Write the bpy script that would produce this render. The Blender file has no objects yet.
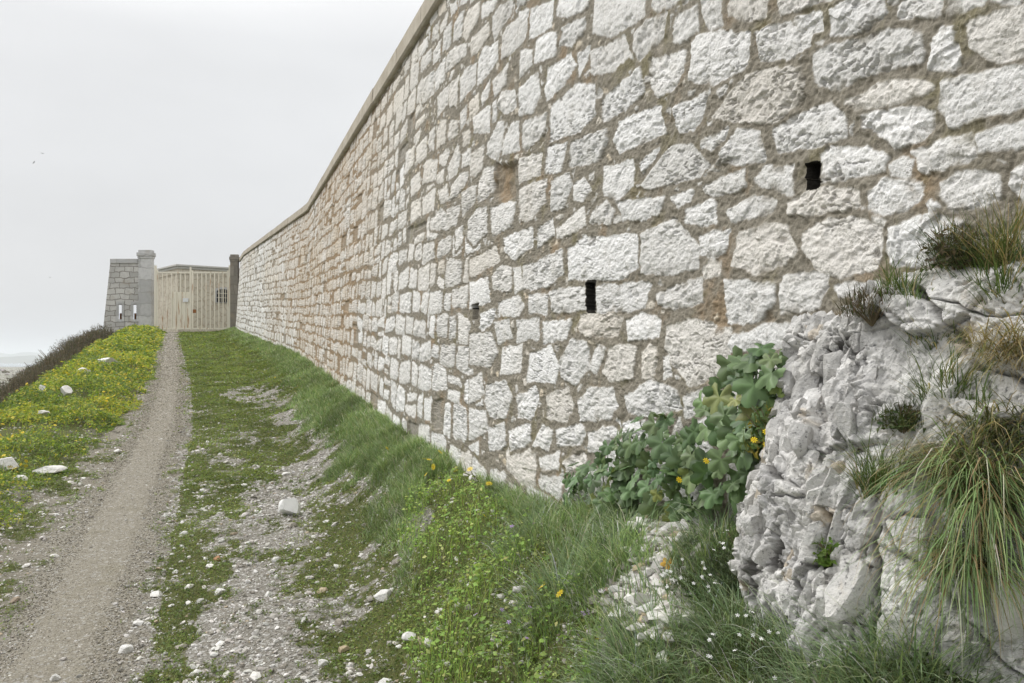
import bpy, bmesh, math
import numpy as np
from mathutils import Vector
from mathutils.bvhtree import BVHTree
C=bpy.context.scene
COL=C.collection
EYE=1.55     # camera height above the datum; every h below is measured from the eye
F=796.44; CX=512.0; HY=362.0
rng=np.random.default_rng(7)
_T=rng.random((64,64,64)).astype(np.float32)
def vn3(x,y,z):
    xi=np.floor(x).astype(int); yi=np.floor(y).astype(int); zi=np.floor(z).astype(int)
    fx=x-xi; fy=y-yi; fz=z-zi
    fx=fx*fx*(3-2*fx); fy=fy*fy*(3-2*fy); fz=fz*fz*(3-2*fz)
    x0=xi&63;x1=(xi+1)&63;y0=yi&63;y1=(yi+1)&63;z0=zi&63;z1=(zi+1)&63
    a=_T[x0,y0,z0]*(1-fx)+_T[x1,y0,z0]*fx; b=_T[x0,y1,z0]*(1-fx)+_T[x1,y1,z0]*fx
    c=_T[x0,y0,z1]*(1-fx)+_T[x1,y0,z1]*fx; d=_T[x0,y1,z1]*(1-fx)+_T[x1,y1,z1]*fx
    return (a*(1-fy)+b*fy)*(1-fz)+(c*(1-fy)+d*fy)*fz
def fbm(x,y,z=0.0,o=4,g=.5):
    x=np.asarray(x,float); y=np.asarray(y,float); z=np.zeros_like(x)+z
    s=0;a=1;t=0
    for i in range(o):
        s=s+a*(vn3(x+17.3*i,y+9.1*i,z+5.7*i)-.5); t+=a; a*=g; x=x*2.03;y=y*2.03;z=z*2.03
    return s/t*2      # about -1..1
def sm(a,b,x):
    t=np.clip((x-a)/(b-a),0,1); return t*t*(3-2*t)
# wall plan
WZ=np.array([-12,0,23.4,44,50.7,54,58]); WX=np.array([1.648+.338*12,1.648,-6.26,-15.05,-17.6,-18.2,-17.9])
def wallX(Z): return np.interp(Z,WZ,WX)
def wallB(Z): return np.where(Z<23.4,.26+.06*(Z-23.4),.26+.0718*(Z-23.4))
PZ=np.array([-12,0,4.05,5.2,8.7,13,20,30,44.5,52,60,90]); PX=np.array([2.5,-1.15,-2.4,-2.8,-4.11,-5.72,-8.59,-12.9,-19.06,-22.2,-25.6,-38])
def pathX(Z): return np.interp(Z,PZ,PX)
def pathH(Z): return np.where(Z<52,-1.94+.075*Z,1.96+0*Z)
def ground(X,Z,detail=True):
    X=np.asarray(X,float);Z=np.asarray(Z,float)
    hp=pathH(Z); c=X-pathX(Z); wx=wallX(Z); dw=wx-pathX(Z)
    hw=np.maximum(wallB(Z)-.09,-.80); hw=np.where(Z>48,hw+(2.03-hw)*sm(48,52,Z),hw)
    t=np.clip((c-.4)/(dw-.4),0,1)
    f=.16*t+.84*sm(.52,1.04,t)/.987
    h=hp+(hw-hp)*np.where(c>.4,f,0)
    e=np.maximum(-(c+.4),0)
    A=.1+.16*sm(10,35,Z)
    bank=A*sm(.1,1.4,e)
    x=np.maximum(e-1.9,0); fall=-1.0*(np.sqrt(x*x+.25)-.5)
    hb=h+bank+fall
    floor=-7.5+.6*fbm(X/40,Z/40,3.1,3)
    # smooth max
    k=1.2; d=hb-floor
    hs=floor+.5*(d+np.sqrt(d*d+k))
    h=np.where(e>1.9,np.where(hs-hb<.02,hb,hs),hb)
    # beyond crest of hill
    far=sm(70,140,Z)
    h=h*(1-far)+(-7.5)*far
    h=h+.2*np.exp(-((X-.62)**2/.09+(Z-2.75)**2/.35))
    h=h+.36*np.exp(-((X-.82)**2/.14+(Z-1.72)**2/.22))
    h=h+.13*np.exp(-((X-.40)**2/.14+(Z-3.2)**2/.4))
    if detail:
        pm=sm(.3,.8,np.abs(c))
        h=h+(.015+.03*pm)*fbm(X*1.3,Z*1.3,0,3)+(.006+.014*pm)*fbm(X*5,Z*5,2,3)
    return h
def px2g(px,py):
    u=(px-CX)/F; v=(HY-py)/F
    Z=np.exp(np.linspace(math.log(.8),math.log(300),4000))
    g=ground(u*Z,Z,False)-v*Z
    i=np.argmax(g>0)
    return u*Z[i],Z[i],v*Z[i]
def W(X,Z,h): return np.stack([np.asarray(X,float)+0*h,np.asarray(Z,float)+0*h,np.asarray(h,float)+EYE],-1)
def g2px(X,Z,h): 
    Zs=np.maximum(Z,.05); return CX+F*X/Zs, HY-F*h/Zs
def inpoly(px,py,poly):
    r=np.zeros(np.shape(px),bool); n=len(poly)
    for i in range(n):
        x0,y0=poly[i]; x1,y1=poly[(i+1)%n]
        if y0==y1: continue
        c=((y0>py)!=(y1>py))&(px<(x1-x0)*(py-y0)/(y1-y0)+x0); r^=c
    return r
def polysdf(x,y,P):   # positive inside
    P=np.asarray(P,float); n=len(P); d2=np.full(np.shape(x),1e9); ins=np.zeros(np.shape(x),bool)
    for i in range(n):
        a=P[i]; b=P[(i+1)%n]; e=b-a; L=max(e@e,1e-12)
        t=np.clip(((x-a[0])*e[0]+(y-a[1])*e[1])/L,0,1)
        d2=np.minimum(d2,(x-a[0]-t*e[0])**2+(y-a[1]-t*e[1])**2)
        if a[1]!=b[1]: ins^=((a[1]>y)!=(b[1]>y))&(x<(b[0]-a[0])*(y-a[1])/(b[1]-a[1])+a[0])
    d=np.sqrt(d2); return np.where(ins,d,-d)
# ---------------------------------------------------------------- objects
def tag(o,label=None,cat=None,group=None,kind=None):
    if label: o['label']=label
    if cat: o['category']=cat
    if group: o['group']=group
    if kind: o['kind']=kind
    return o
def empty(name,loc=(0,0,0),rz=0):
    o=bpy.data.objects.new(name,None); o.location=loc; o.rotation_euler=(0,0,rz); o.empty_display_size=.1; COL.objects.link(o); return o
def link(name,me,mat=None,parent=None):
    o=bpy.data.objects.new(name,me); COL.objects.link(o)
    if mat and not me.materials: me.materials.append(mat)
    if parent: o.parent=parent
    return o
def npmesh(name,V,faces,cols=None,smooth=True):
    me=bpy.data.meshes.new(name); V=np.asarray(V,np.float32).reshape(-1,3)
    me.vertices.add(len(V)); me.vertices.foreach_set('co',V.ravel())
    faces=[np.asarray(f,np.int32) for f in faces if len(f)]
    nl=sum(f.size for f in faces); nf=sum(len(f) for f in faces)
    me.loops.add(nl); me.loops.foreach_set('vertex_index',np.concatenate([f.ravel() for f in faces]))
    tot=np.concatenate([np.full(len(f),f.shape[1],np.int32) for f in faces]); st=np.concatenate([[0],np.cumsum(tot)[:-1]]).astype(np.int32)
    me.polygons.add(nf); me.polygons.foreach_set('loop_start',st); me.polygons.foreach_set('loop_total',tot)
    me.polygons.foreach_set('use_smooth',np.full(nf,smooth,bool))
    if cols is not None:
        a=me.color_attributes.new('Col','FLOAT_COLOR','POINT'); c=np.ones((len(V),4),np.float32); cols=np.asarray(cols,np.float32); c[:,:cols.shape[1]]=cols
        a.data.foreach_set('color',c.ravel())
    me.update(calc_edges=True); return me
def gridfaces(nr,nc,off=0):
    i=np.arange(nr-1)[:,None]*nc+np.arange(nc-1)[None,:]+off
    return np.stack([i,i+1,i+nc+1,i+nc],-1).reshape(-1,4)
class MB:    # boxes, prisms and tubes gathered into one mesh
    def __init__(s): s.v=[]; s.f=[]
    def add(s,V,Fs):
        o=len(s.v); s.v+= [tuple(map(float,p)) for p in V]; s.f+=[tuple(i+o for i in f) for f in Fs]
    def box(s,x0,x1,y0,y1,z0,z1,tx=0):
        s.hexa([(x0,y0,z0),(x1,y0,z0),(x1,y1,z0),(x0,y1,z0)],[(x0,y0,z1),(x1,y0,z1),(x1,y1,z1),(x0,y1,z1)])
    def hexa(s,b,t):
        s.add(list(b)+list(t),[(3,2,1,0),(4,5,6,7),(0,1,5,4),(1,2,6,5),(2,3,7,6),(3,0,4,7)])
    def tube(s,pts,r,n=6):
        pts=[Vector(p) for p in pts]; V=[];Fs=[]
        rr=r if hasattr(r,'__len__') else [r]*len(pts)
        for i,p in enumerate(pts):
            d=(pts[min(i+1,len(pts)-1)]-pts[max(i-1,0)]).normalized()
            a=d.cross(Vector((.31,.87,.37))).normalized(); b=d.cross(a)
            for k in range(n):
                q=2*math.pi*k/n; V.append(p+(a*math.cos(q)+b*math.sin(q))*rr[i])
        for i in range(len(pts)-1):
            for k in range(n): Fs.append((i*n+k,i*n+(k+1)%n,(i+1)*n+(k+1)%n,(i+1)*n+k))
        Fs.append(tuple(range(n-1,-1,-1))); Fs.append(tuple((len(pts)-1)*n+k for k in range(n)))
        s.add(V,Fs)
    def build(s,name,mat,parent=None,bevel=0,smooth=False):
        me=bpy.data.meshes.new(name); me.from_pydata(s.v,[],s.f); me.update()
        if bevel:
            bm=bmesh.new(); bm.from_mesh(me); bmesh.ops.bevel(bm,geom=bm.edges[:],offset=bevel,segments=2,affect='EDGES',profile=.6); bm.to_mesh(me); bm.free()
        if smooth: me.polygons.foreach_set('use_smooth',[True]*len(me.polygons))
        return link(name,me,mat,parent)
# ---------------------------------------------------------------- materials
class NT:
    def __init__(s,name):
        s.m=bpy.data.materials.new(name); s.m.use_nodes=True; s.t=s.m.node_tree; s.t.nodes.clear()
        s.out=s.n('ShaderNodeOutputMaterial')
    def n(s,typ,**k):
        x=s.t.nodes.new(typ)
        for a,b in k.items():
            if a[0]=='i' and a[1:].isdigit(): s.put(x.inputs[int(a[1:])],b)
            elif a.startswith('in_'): s.put(x.inputs[a[3:].replace('_',' ')],b)
            else: setattr(x,a,b)
        return x
    def put(s,sock,v):
        if isinstance(v,bpy.types.NodeSocket): s.t.links.new(v,sock)
        elif isinstance(v,bpy.types.Node): s.t.links.new(v.outputs[0],sock)
        else:
            if hasattr(sock.default_value,'__len__') and hasattr(v,'__len__') and len(v)==3 and len(sock.default_value)==4: v=(*v,1)
            sock.default_value=v
    def co(s):
        if not hasattr(s,'_co'): s._co=s.n('ShaderNodeTexCoord').outputs['Object']
        return s._co
    def map(s,sc,rot=(0,0,0)): return s.n('ShaderNodeMapping',in_Vector=s.co(),in_Scale=sc,in_Rotation=rot).outputs[0]
    def noise(s,sc,det=4,rough=.55,vec=None,dist=0): return s.n('ShaderNodeTexNoise',in_Vector=vec or s.co(),in_Scale=sc,in_Detail=det,in_Roughness=rough,in_Distortion=dist).outputs[0]
    def vor(s,sc,feat='F1',vec=None,out=0): 
        return s.n('ShaderNodeTexVoronoi',feature=feat,in_Vector=vec or s.co(),in_Scale=sc).outputs[out]
    def mr(s,v,a,b,c=0,d=1): return s.n('ShaderNodeMapRange',i0=v,i1=a,i2=b,i3=c,i4=d).outputs[0]
    def mix(s,f,a,b,mode='MIX'):
        x=s.n('ShaderNodeMix',data_type='RGBA',blend_type=mode); s.put(x.inputs[0],f); s.put(x.inputs[6],a); s.put(x.inputs[7],b); return x.outputs[2]
    def math(s,op,a,b=0): return s.n('ShaderNodeMath',operation=op,i0=a,i1=b).outputs[0]
    def sep(s,c): return s.n('ShaderNodeSeparateColor',i0=c).outputs
    def attr(s): 
        a=s.n('ShaderNodeAttribute',attribute_name='Col'); return a
    def bump(s,h,st=.5,dist=.01): return s.n('ShaderNodeBump',in_Strength=st,in_Distance=dist,in_Height=h).outputs[0]
    def pbr(s,col,rough=.85,normal=None,spec=.3,metal=0):
        p=s.n('ShaderNodeBsdfPrincipled',in_Base_Color=col,in_Roughness=rough,in_Metallic=metal)
        s.put(p.inputs['Specular IOR Level'],spec)
        if normal is not None: s.put(p.inputs['Normal'],normal)
        s.t.links.new(p.outputs[0],s.out.inputs[0]); return s.m
def leafmat(name,transl=.35,rough=.6,spec=.22):
    t=NT(name); a=t.attr().outputs[0]
    n=t.noise(30,2); col=t.mix(t.mr(n,.3,.7,0,.35),a,t.mix(1,a,(.6,.65,.5),'MULTIPLY'))
    p=t.n('ShaderNodeBsdfPrincipled',in_Base_Color=col,in_Roughness=rough); t.put(p.inputs['Specular IOR Level'],spec)
    tr=t.n('ShaderNodeBsdfTranslucent',in_Color=t.mix(1,col,(1.25,1.25,.7),'MULTIPLY'))
    mx=t.n('ShaderNodeMixShader',i0=transl,i1=p.outputs[0],i2=tr.outputs[0]); t.t.links.new(mx.outputs[0],t.out.inputs[0]); return t.m
M={}
M['grass']=leafmat('grass blade',.25); M['leaf']=leafmat('soft leaf',.4); M['mallow']=leafmat('mallow leaf',.2,.5,.35); M['petal']=leafmat('petal',.3,.7,.1)
def limestone(name,use_attr=False):
    t=NT(name)
    n1=t.noise(6,6,.6); n2=t.noise(35,5,.65); v=t.noise(150,3,.7)
    col=t.mix(t.mr(n1,.35,.68),(.74,.73,.71),(.62,.605,.57))
    col=t.mix(t.mr(n2,.52,.72,0,.6),col,(.40,.385,.355))
    col=t.mix(t.mr(v,.60,.72,0,.6),col,(.20,.195,.18))
    col=t.mix(t.mr(t.noise(9,4,.6),.63,.74,0,.7),col,(.47,.37,.25))
    if use_attr:
        g1=t.noise(7,6,.68); col=t.mix(t.mr(g1,.43,.64,0,.8),col,(.40,.393,.385)); col=t.mix(t.mr(t.noise(75,4,.7),.57,.66,0,.75),col,(.15,.15,.148)); s=t.sep(t.attr().outputs[0]); col=t.mix(s[0],col,(.11,.105,.098)); col=t.mix(s[1],col,(.40,.30,.17))
    return t.pbr(col,.9,t.bump(t.math('ADD',n2,t.math('MULTIPLY',v,.5)),.7,.012),.2)
M['lime']=limestone('limestone'); M['rock']=limestone('outcrop limestone',True)
def pebble():
    t=NT('pebble'); a=t.attr().outputs[0]; n=t.noise(90,4,.6)
    return t.pbr(t.mix(t.mr(n,.4,.7,0,.5),a,t.mix(1,a,(.65,.62,.57),'MULTIPLY')),.9,t.bump(n,.5,.006),.2)
M['pebble']=pebble()
def wallmat():
    t=NT('rubble masonry'); at=t.attr(); s=t.sep(at.outputs[0]); al=at.outputs['Alpha']
    n1=t.noise(7,5,.6); n2=t.noise(32,5,.65); n3=t.noise(110,4,.7); n4=t.noise(3,4,.6)
    st=t.mix(s[1],(.60,.592,.57),(.82,.818,.81)); st=t.mix(t.mr(t.noise(1.3,4,.6,vec=t.map((1,1,.35))),.56,.72,0,.45),st,(.50,.475,.43))
    st=t.mix(s[2],st,(.62,.53,.40))
    st=t.mix(t.mr(n1,.55,.75,0,.4),st,(.54,.51,.45))
    st=t.mix(t.mr(n2,.60,.70,0,.55),st,(.36,.34,.31))
    st=t.mix(t.mr(n3,.585,.68,0,.7),st,(.19,.18,.16))
    ck=t.math('ABSOLUTE',t.math('SUBTRACT',t.noise(9,6,.62,vec=t.map((1,1,1.7)),dist=.6),.5)); st=t.mix(t.math('MULTIPLY',t.mr(ck,.0,.012,.75,0),t.mr(n4,.42,.6)),st,(.17,.15,.12))
    st=t.mix(t.math('MULTIPLY',al,t.mr(n2,.38,.62,0,.85)),st,(.40,.30,.19))
    mo=t.mix(t.mr(n2,.35,.65),(.200,.180,.142),(.285,.261,.214))
    mo=t.mix(t.mr(n4,.55,.68,0,.7),mo,(.30,.215,.13))
    mo=t.mix(t.mr(t.noise(4.3,4,.6,dist=.5),.56,.68,0,.6),mo,(.19,.17,.085))
    mo=t.mix(t.mr(n3,.6,.7,0,.7),mo,(.12,.11,.085)); mo=t.mix(t.mr(n3,.40,.30,0,.6),mo,(.46,.43,.37))
    mo=t.mix(t.math('MULTIPLY',al,.75),mo,(.29,.195,.105))
    col=t.mix(s[0],mo,st); col=t.mix(t.mr(s[0],-.6,-.2,1,0),col,(.018,.016,.013))     # near-black painted over the weep-hole sides for their deep shade
    return t.pbr(col,.92,t.bump(t.math('ADD',n2,t.math('MULTIPLY',n3,.6)),.75,.012),.15)
M['wall']=wallmat()
def coping():
    t=NT('coping stone'); n=t.noise(4,5,.6); n2=t.noise(40,4,.6)
    col=t.mix(t.mr(n,.35,.7),(.46,.42,.35),(.33,.29,.225)); col=t.mix(t.mr(n2,.55,.75,0,.6),col,(.24,.21,.165))
    return t.pbr(col,.9,t.bump(n2,.5,.01),.2)
M['coping']=coping()
def ashlar(name,cw,ch,tone,joint=(.24,.225,.2)):
    t=NT(name); v=t.n('ShaderNodeVectorMath',operation='ADD',i0=t.co(),i1=t.n('ShaderNodeVectorMath',operation='SCALE',i0=t.n('ShaderNodeTexNoise',in_Vector=t.co(),in_Scale=2.2,in_Detail=2).outputs[1],in_Scale=.28).outputs[0]).outputs[0]
    m=t.n('ShaderNodeMapping',in_Vector=v,in_Scale=(1,1,1),in_Rotation=(math.pi/2,0,0)).outputs[0]
    b=t.n('ShaderNodeTexBrick',in_Vector=m,in_Scale=1.0,in_Color1=tone,in_Color2=[c*.72 for c in tone],in_Mortar=joint); b.inputs['Brick Width'].default_value=cw; b.inputs['Row Height'].default_value=ch; b.inputs['Mortar Size'].default_value=.025; b.inputs['Bias'].default_value=-.1
    n=t.noise(5,5,.6); col=t.mix(t.mr(n,.45,.75,0,.6),b.outputs[0],[c*.6 for c in tone]); col=t.mix(t.mr(t.noise(1.1,3),.6,.75,0,.5),col,(.33,.27,.19))
    return t.pbr(col,.9,t.bump(t.math('ADD',t.math('MULTIPLY',b.outputs[1],-1.5),n),.6,.04),.2)
M['tower']=ashlar('squared rubble stone',.62,.36,(.56,.545,.515)); M['ashlar']=ashlar('dressed pillar stone',1.6,.78,(.56,.555,.545),(.40,.39,.375)); M['pillar']=ashlar('brown pillar stone',1.6,.6,(.27,.245,.21),(.2,.18,.15))
def rendered():
    t=NT('weathered render'); n=t.noise(1.2,6,.65); n2=t.noise(12,4,.6)
    v=t.vor(2.2,'DISTANCE_TO_EDGE'); col=t.mix(t.mr(n,.35,.7),(.56,.515,.43),(.46,.42,.345)); col=t.mix(t.mr(v,.02,.10,.65,0),col,(.33,.28,.21)); col=t.mix(t.mr(n2,.6,.75,0,.5),col,(.36,.27,.17))
    return t.pbr(col,.92,t.bump(n2,.4,.03),.15)
M['render']=rendered()
def painted(name,base,rust=.9):
    t=NT(name); m=t.map((7,7,.55)); n=t.noise(1.0,4,.6,vec=m); n2=t.noise(25,3)
    col=t.mix(t.mr(n2,.4,.7,0,.4),base,[c*.8 for c in base]); col=t.mix(t.mr(n,.57,.66,0,rust),col,(.36,.17,.06)); col=t.mix(t.mr(n,.65,.74,0,rust),col,(.20,.08,.03))
    return t.pbr(col,.55,t.bump(n2,.2,.004),.4)
M['cream']=painted('cream painted steel',(.74,.695,.585))
def plain(name,col,rough=.8,sc=8,var=.3):
    t=NT(name); n=t.noise(sc,4,.6); return t.pbr(t.mix(t.mr(n,.3,.7,0,var),col,[c*.6 for c in col]),rough,t.bump(n,.2,.01),.25)
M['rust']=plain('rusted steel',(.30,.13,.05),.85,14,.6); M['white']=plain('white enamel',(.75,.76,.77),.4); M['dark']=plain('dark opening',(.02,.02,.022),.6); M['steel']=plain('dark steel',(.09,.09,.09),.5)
M['roofm']=plain('grey roof sheet',(.54,.53,.505),.7); M['bird']=plain('bird plumage',(.30,.30,.31),.8); M['birddark']=plain('dark plumage',(.06,.055,.05),.8); M['wood']=plain('stem bark',(.16,.13,.08),.9); M['greenstem']=plain('green stem',(.12,.17,.06),.7)
M['hill']=plain('hill scrub',(.12,.13,.09),.95,.004,.5)
def groundmat():
    t=NT('ground'); at=t.attr(); s=t.sep(at.outputs[0]); al=at.outputs['Alpha']
    n1=t.noise(3,6,.6); n2=t.noise(24,6,.65); n3=t.noise(95,4,.7); vc=t.vor(95,out=1); vc2=t.vor(48,out=1)
    pv=t.sep(vc)[0]; pv2=t.sep(vc2)[1]
    soil=t.mix(t.mr(n2,.35,.65),(.145,.130,.100),(.205,.186,.15))
    grav=t.mix(pv,(.155,.143,.118),(.29,.277,.25)); grav=t.mix(t.mr(pv2,.82,.84),grav,(.40,.39,.365)); grav=t.mix(t.mr(n2,.5,.72,0,.8),grav,soil)
    path=t.mix(t.mr(n2,.35,.68),(.205,.186,.147),(.286,.264,.216)); path=t.mix(t.mr(pv,.55,.95,0,.5),path,(.33,.315,.285)); path=t.mix(t.mr(t.sep(vc2)[2],.88,.90,0,.6),path,(.38,.37,.345)); path=t.mix(t.mr(n3,.55,.7,0,.7),path,(.10,.088,.068)); path=t.mix(t.mr(n1,.55,.75,0,.4),path,(.18,.16,.09))
    gr=t.mix(t.mr(n2,.35,.65),(.065,.080,.026),(.115,.115,.045))
    col=t.mix(s[0],soil,grav); col=t.mix(t.mr(t.math('ADD',s[2],t.mr(t.noise(22,4,.65),.25,.75,-.3,.3)),.3,.7),col,path); col=t.mix(t.mr(t.math('ADD',s[1],t.mr(t.noise(15,4,.65),.25,.75,-.22,.22)),.46,.56),col,gr)
    k=t.noise(.16,7,.75); kk=t.noise(.35,6,.75)
    fr=t.mix(t.mr(kk,.44,.53),(.10,.10,.055),(.42,.405,.38)); fr=t.mix(t.mr(k,.50,.56),fr,(.085,.09,.045))
    col=t.mix(al,fr,col)
    return t.pbr(col,.95,t.bump(t.math('ADD',t.math('ADD',n2,t.math('MULTIPLY',n3,.4)),t.math('MULTIPLY',t.vor(55),-.6)),.8,.02),.15)
M['ground']=groundmat()
t=NT('sea water'); M['sea']=t.pbr((.10,.16,.19),.12,t.bump(t.noise(.3,5,.6),.5,1),.5)
# ---------------------------------------------------------------- vegetation builders
def blades(P,az,L,lean,droop,w,col,seg=3,tipcol=None):
    n=len(P); az=np.broadcast_to(az,n); L=np.broadcast_to(L,n); w=np.broadcast_to(w,n)
    dx=np.cos(az);dy=np.sin(az); V=np.zeros((n,2*seg+1,3)); cur=P.copy().astype(float); th=np.broadcast_to(lean,n).astype(float).copy(); dr=np.broadcast_to(droop,n)
    for k in range(seg+1):
        ww=w*(1-(k/seg)**1.6)*.5
        if k<seg:
            V[:,2*k]=cur+np.stack([-dy*ww,dx*ww,0*ww],-1); V[:,2*k+1]=cur-np.stack([-dy*ww,dx*ww,0*ww],-1)
            st=L/seg; cur=cur+np.stack([np.sin(th)*dx*st,np.sin(th)*dy*st,np.cos(th)*st],-1); th=th+dr/seg
        else: V[:,2*seg]=cur
    m=2*seg+1; b=np.arange(n)[:,None]*m; Q=[]
    for k in range(seg-1): Q.append(b+np.array([[2*k,2*k+1,2*k+3,2*k+2]]))
    T=b+np.array([[2*seg-2,2*seg-1,2*seg]])
    c=np.repeat(col[:,None,:],m,1)
    return V.reshape(-1,3),[np.concatenate(Q) if Q else np.zeros((0,4),int),T],c.reshape(-1,3)
def leaves(P,N,size,col,aspect=.6,az=None):
    """folded pointed leaves (6 points, 4 triangles)"""
    n=len(P); N=N/np.linalg.norm(N,axis=1)[:,None]; az=rng.random(n)*6.283 if az is None else az
    a=np.stack([np.cos(az),np.sin(az),0*az],-1); a=a-N*(a*N).sum(1)[:,None]; a/=np.linalg.norm(a,axis=1)[:,None]+1e-9; b=np.cross(N,a)
    s=np.broadcast_to(size,n)[:,None]; w=s*aspect
    V=np.stack([P,P+a*s*.45+b*w*.5+N*s*.12,P+a*s*.5,P+a*s*.45-b*w*.5+N*s*.12,P+a*s-N*s*.12],1)
    o=np.arange(n)[:,None]*5
    T=np.concatenate([o+np.array([[0,2,1]]),o+np.array([[0,3,2]]),o+np.array([[2,4,1]]),o+np.array([[2,3,4]])])
    return V.reshape(-1,3),[T],np.repeat(col,5,0)
class Acc:
    def __init__(s): s.V=[];s.F={};s.C=[];s.n=0
    def add(s,r):
        V,Fs,c=r
        for f in Fs:
            if len(f): s.F.setdefault(f.shape[1],[]).append(f+s.n)
        s.V.append(V); s.C.append(c); s.n+=len(V)
    def mesh(s,name,smooth=True): return npmesh(name,np.concatenate(s.V),[np.concatenate(v) for v in s.F.values()],np.concatenate(s.C),smooth)
def vary(base,n,amt=.25,hue=.12):
    b=np.array(base)[None,:]*(1+amt*(rng.random((n,1))*2-1)); return np.clip(b*(1+hue*(rng.random((n,3))*2-1)),0,1)
def pickcol(n,cols,wts,amt=.25,hue=.08):
    idx=rng.choice(len(cols),n,p=np.array(wts)/sum(wts)); return np.clip(np.array(cols)[idx]*(1+amt*(rng.random((n,1))*2-1))*(1+hue*(rng.random((n,3))*2-1)),0,1)
_g=(1+5**.5)/2
ICO=np.array([(-1,_g,0),(1,_g,0),(-1,-_g,0),(1,-_g,0),(0,-1,_g),(0,1,_g),(0,-1,-_g),(0,1,-_g),(_g,0,-1),(_g,0,1),(-_g,0,-1),(-_g,0,1)])/1.9
ICF=np.array([(0,11,5),(0,5,1),(0,1,7),(0,7,10),(0,10,11),(1,5,9),(5,11,4),(11,10,2),(10,7,6),(7,1,8),(3,9,4),(3,4,2),(3,2,6),(3,6,8),(3,8,9),(4,9,5),(2,4,11),(6,2,10),(8,6,7),(9,8,1)])
def pebbles(P,size,col,flat=.55):
    n=len(P); V=np.repeat(ICO[None],n,0)*(1+.55*(rng.random((n,12,1))-.5))
    sc=np.stack([.7+.6*rng.random(n),.5+.5*rng.random(n),flat*(.6+.7*rng.random(n))],-1); V=V*sc[:,None,:]
    ti=(rng.random(n)-.5)*.9; c,s=np.cos(ti)[:,None],np.sin(ti)[:,None]; V=np.stack([V[...,0]*c-V[...,2]*s,V[...,1],V[...,0]*s+V[...,2]*c],-1)
    a=rng.random(n)*6.28; c,s=np.cos(a)[:,None],np.sin(a)[:,None]; V=np.stack([V[...,0]*c-V[...,1]*s,V[...,0]*s+V[...,1]*c,V[...,2]],-1)
    V=V*(np.broadcast_to(size,n)*.5)[:,None,None]+P[:,None,:]
    return V.reshape(-1,3),[(np.arange(n)[:,None,None]*12+ICF[None]).reshape(-1,3)],np.repeat(col,12,0)
# ================================================================ SETTING
def zones(X,Z,fine=True):
    """green / gravel / path weights of the ground, in metres plus the verge outline"""
    h=ground(X,Z,False); px,py=g2px(X,Z,h); px=np.where(Z<.3,-999,px); c=X-pathX(Z); t=(c-.4)/(wallX(Z)-pathX(Z)-.4)
    b=.55*fbm(X*1.3,Z*1.0,4,4,.6)+.85*fbm(X*6,Z*5.2,6,3)+(.9*fbm(X*17,Z*15,16,2) if fine else 0)
    ed=.18*fbm(X*2,Z*2,8,3)+.17*fbm(X*9,Z*9,18,3); path=1-sm(.29,.52,np.abs(c+ed))
    path=np.where((Z<58)&(Z>-3),path,0)
    bias=.31+.22*sm(8,16,Z)+0*np.asarray(X,float)
    G1=[(186,700),(200,600),(235,540),(255,490),(300,462),(345,450),(400,500),(420,560),(432,620),(440,700)]
    wx=px+25*fbm(X*3,Z*3,1,3); wy=py+14*fbm(X*3,Z*3,9,3)
    gp=inpoly(wx,wy,G1); bias=np.where(gp,.34*sm(290,410,px)-.30*sm(345,255,px)+.05,bias)
    bias=np.where(inpoly(wx,wy,[(228,390),(262,388),(305,400),(330,425),(395,470),(430,520),(410,540),(330,470),(275,412),(232,402)]),-.16,bias)
    bias=np.where((c>.3)&(c<.52),-.22,bias)
    left=c<-.3; e=-(c+.4)
    lb=np.where(Z<13,-.30+1.05*sm(.05,.9,e-.06*(10-Z)*(Z<10)),-.2+.9*sm(.0,.5,e))
    bias=np.where(left,lb,bias)
    bias=np.where(inpoly(wx,wy,[(-40,488),(60,478),(135,466),(130,560),(100,700),(-40,700)]),-.10,bias)
    bias=np.where(inpoly(wx,wy,[(622,520),(690,500),(702,545),(650,545)]),-.8,bias)
    bias=np.where(inpoly(wx,wy,[(600,600),(632,568),(690,572),(692,625),(655,640)])|(inpoly(wx,wy,[(735,480),(800,480),(760,540)])),-.8,bias)
    bias=np.where(inpoly(wx,wy,[(432,720),(415,560),(440,480),(470,470),(530,520),(600,610),(610,720)]),.75,bias)
    green=(sm(-.05,.12,b+bias) if fine else np.clip(.5+.45*(b+bias),0,1))*(1-path)
    grav=(1-green*fine)*(1-path)*np.where(left,.55+.45*sm(-.2,.4,b),1)
    if not fine: path=np.maximum(path,np.where(left,.62*sm(1.3,.1,e)*(1-green)*(Z<40),0)); grav=grav*(1-.6*(path>.2)*left)
    return green,grav,path,c,t,px,py
cc=np.concatenate([[-6000,-3000,-1500,-800,-400,-220,-130,-80,-55,-40,-30,-23,-18,-14,-11,-9,-7.5,-6.6],np.arange(-6,5,.032),[5.2,5.6,6.2,7,8,10,13,18,30,60,150,400,1500,5000]])
zz=np.concatenate([[-12,-8,-5,-3,-2,-1.2,-.6,-.2,.2,.5],np.exp(np.arange(math.log(.75),math.log(62),.0105)),np.exp(np.linspace(math.log(63),math.log(1150),70)),[1220,1280,1340,1400,1500,2500,5000,9000]])
ZZ,CC=np.meshgrid(zz,cc,indexing='ij'); XX=CC+pathX(ZZ); HH=ground(XX,ZZ); HH=HH-4*sm(1200,1400,ZZ)
gr,gv,pa,_,_,_,_=zones(XX,ZZ,False); near=1-sm(58,75,ZZ); near=near*np.where(CC<-4.5,1-sm(4.5,14,-CC),1)
cols=np.stack([gv,gr,pa,near],-1).reshape(-1,4)
tag(link('ground',npmesh('ground',W(XX,ZZ,HH),[gridfaces(len(zz),len(cc))],cols),M['ground']),kind='structure')
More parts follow.
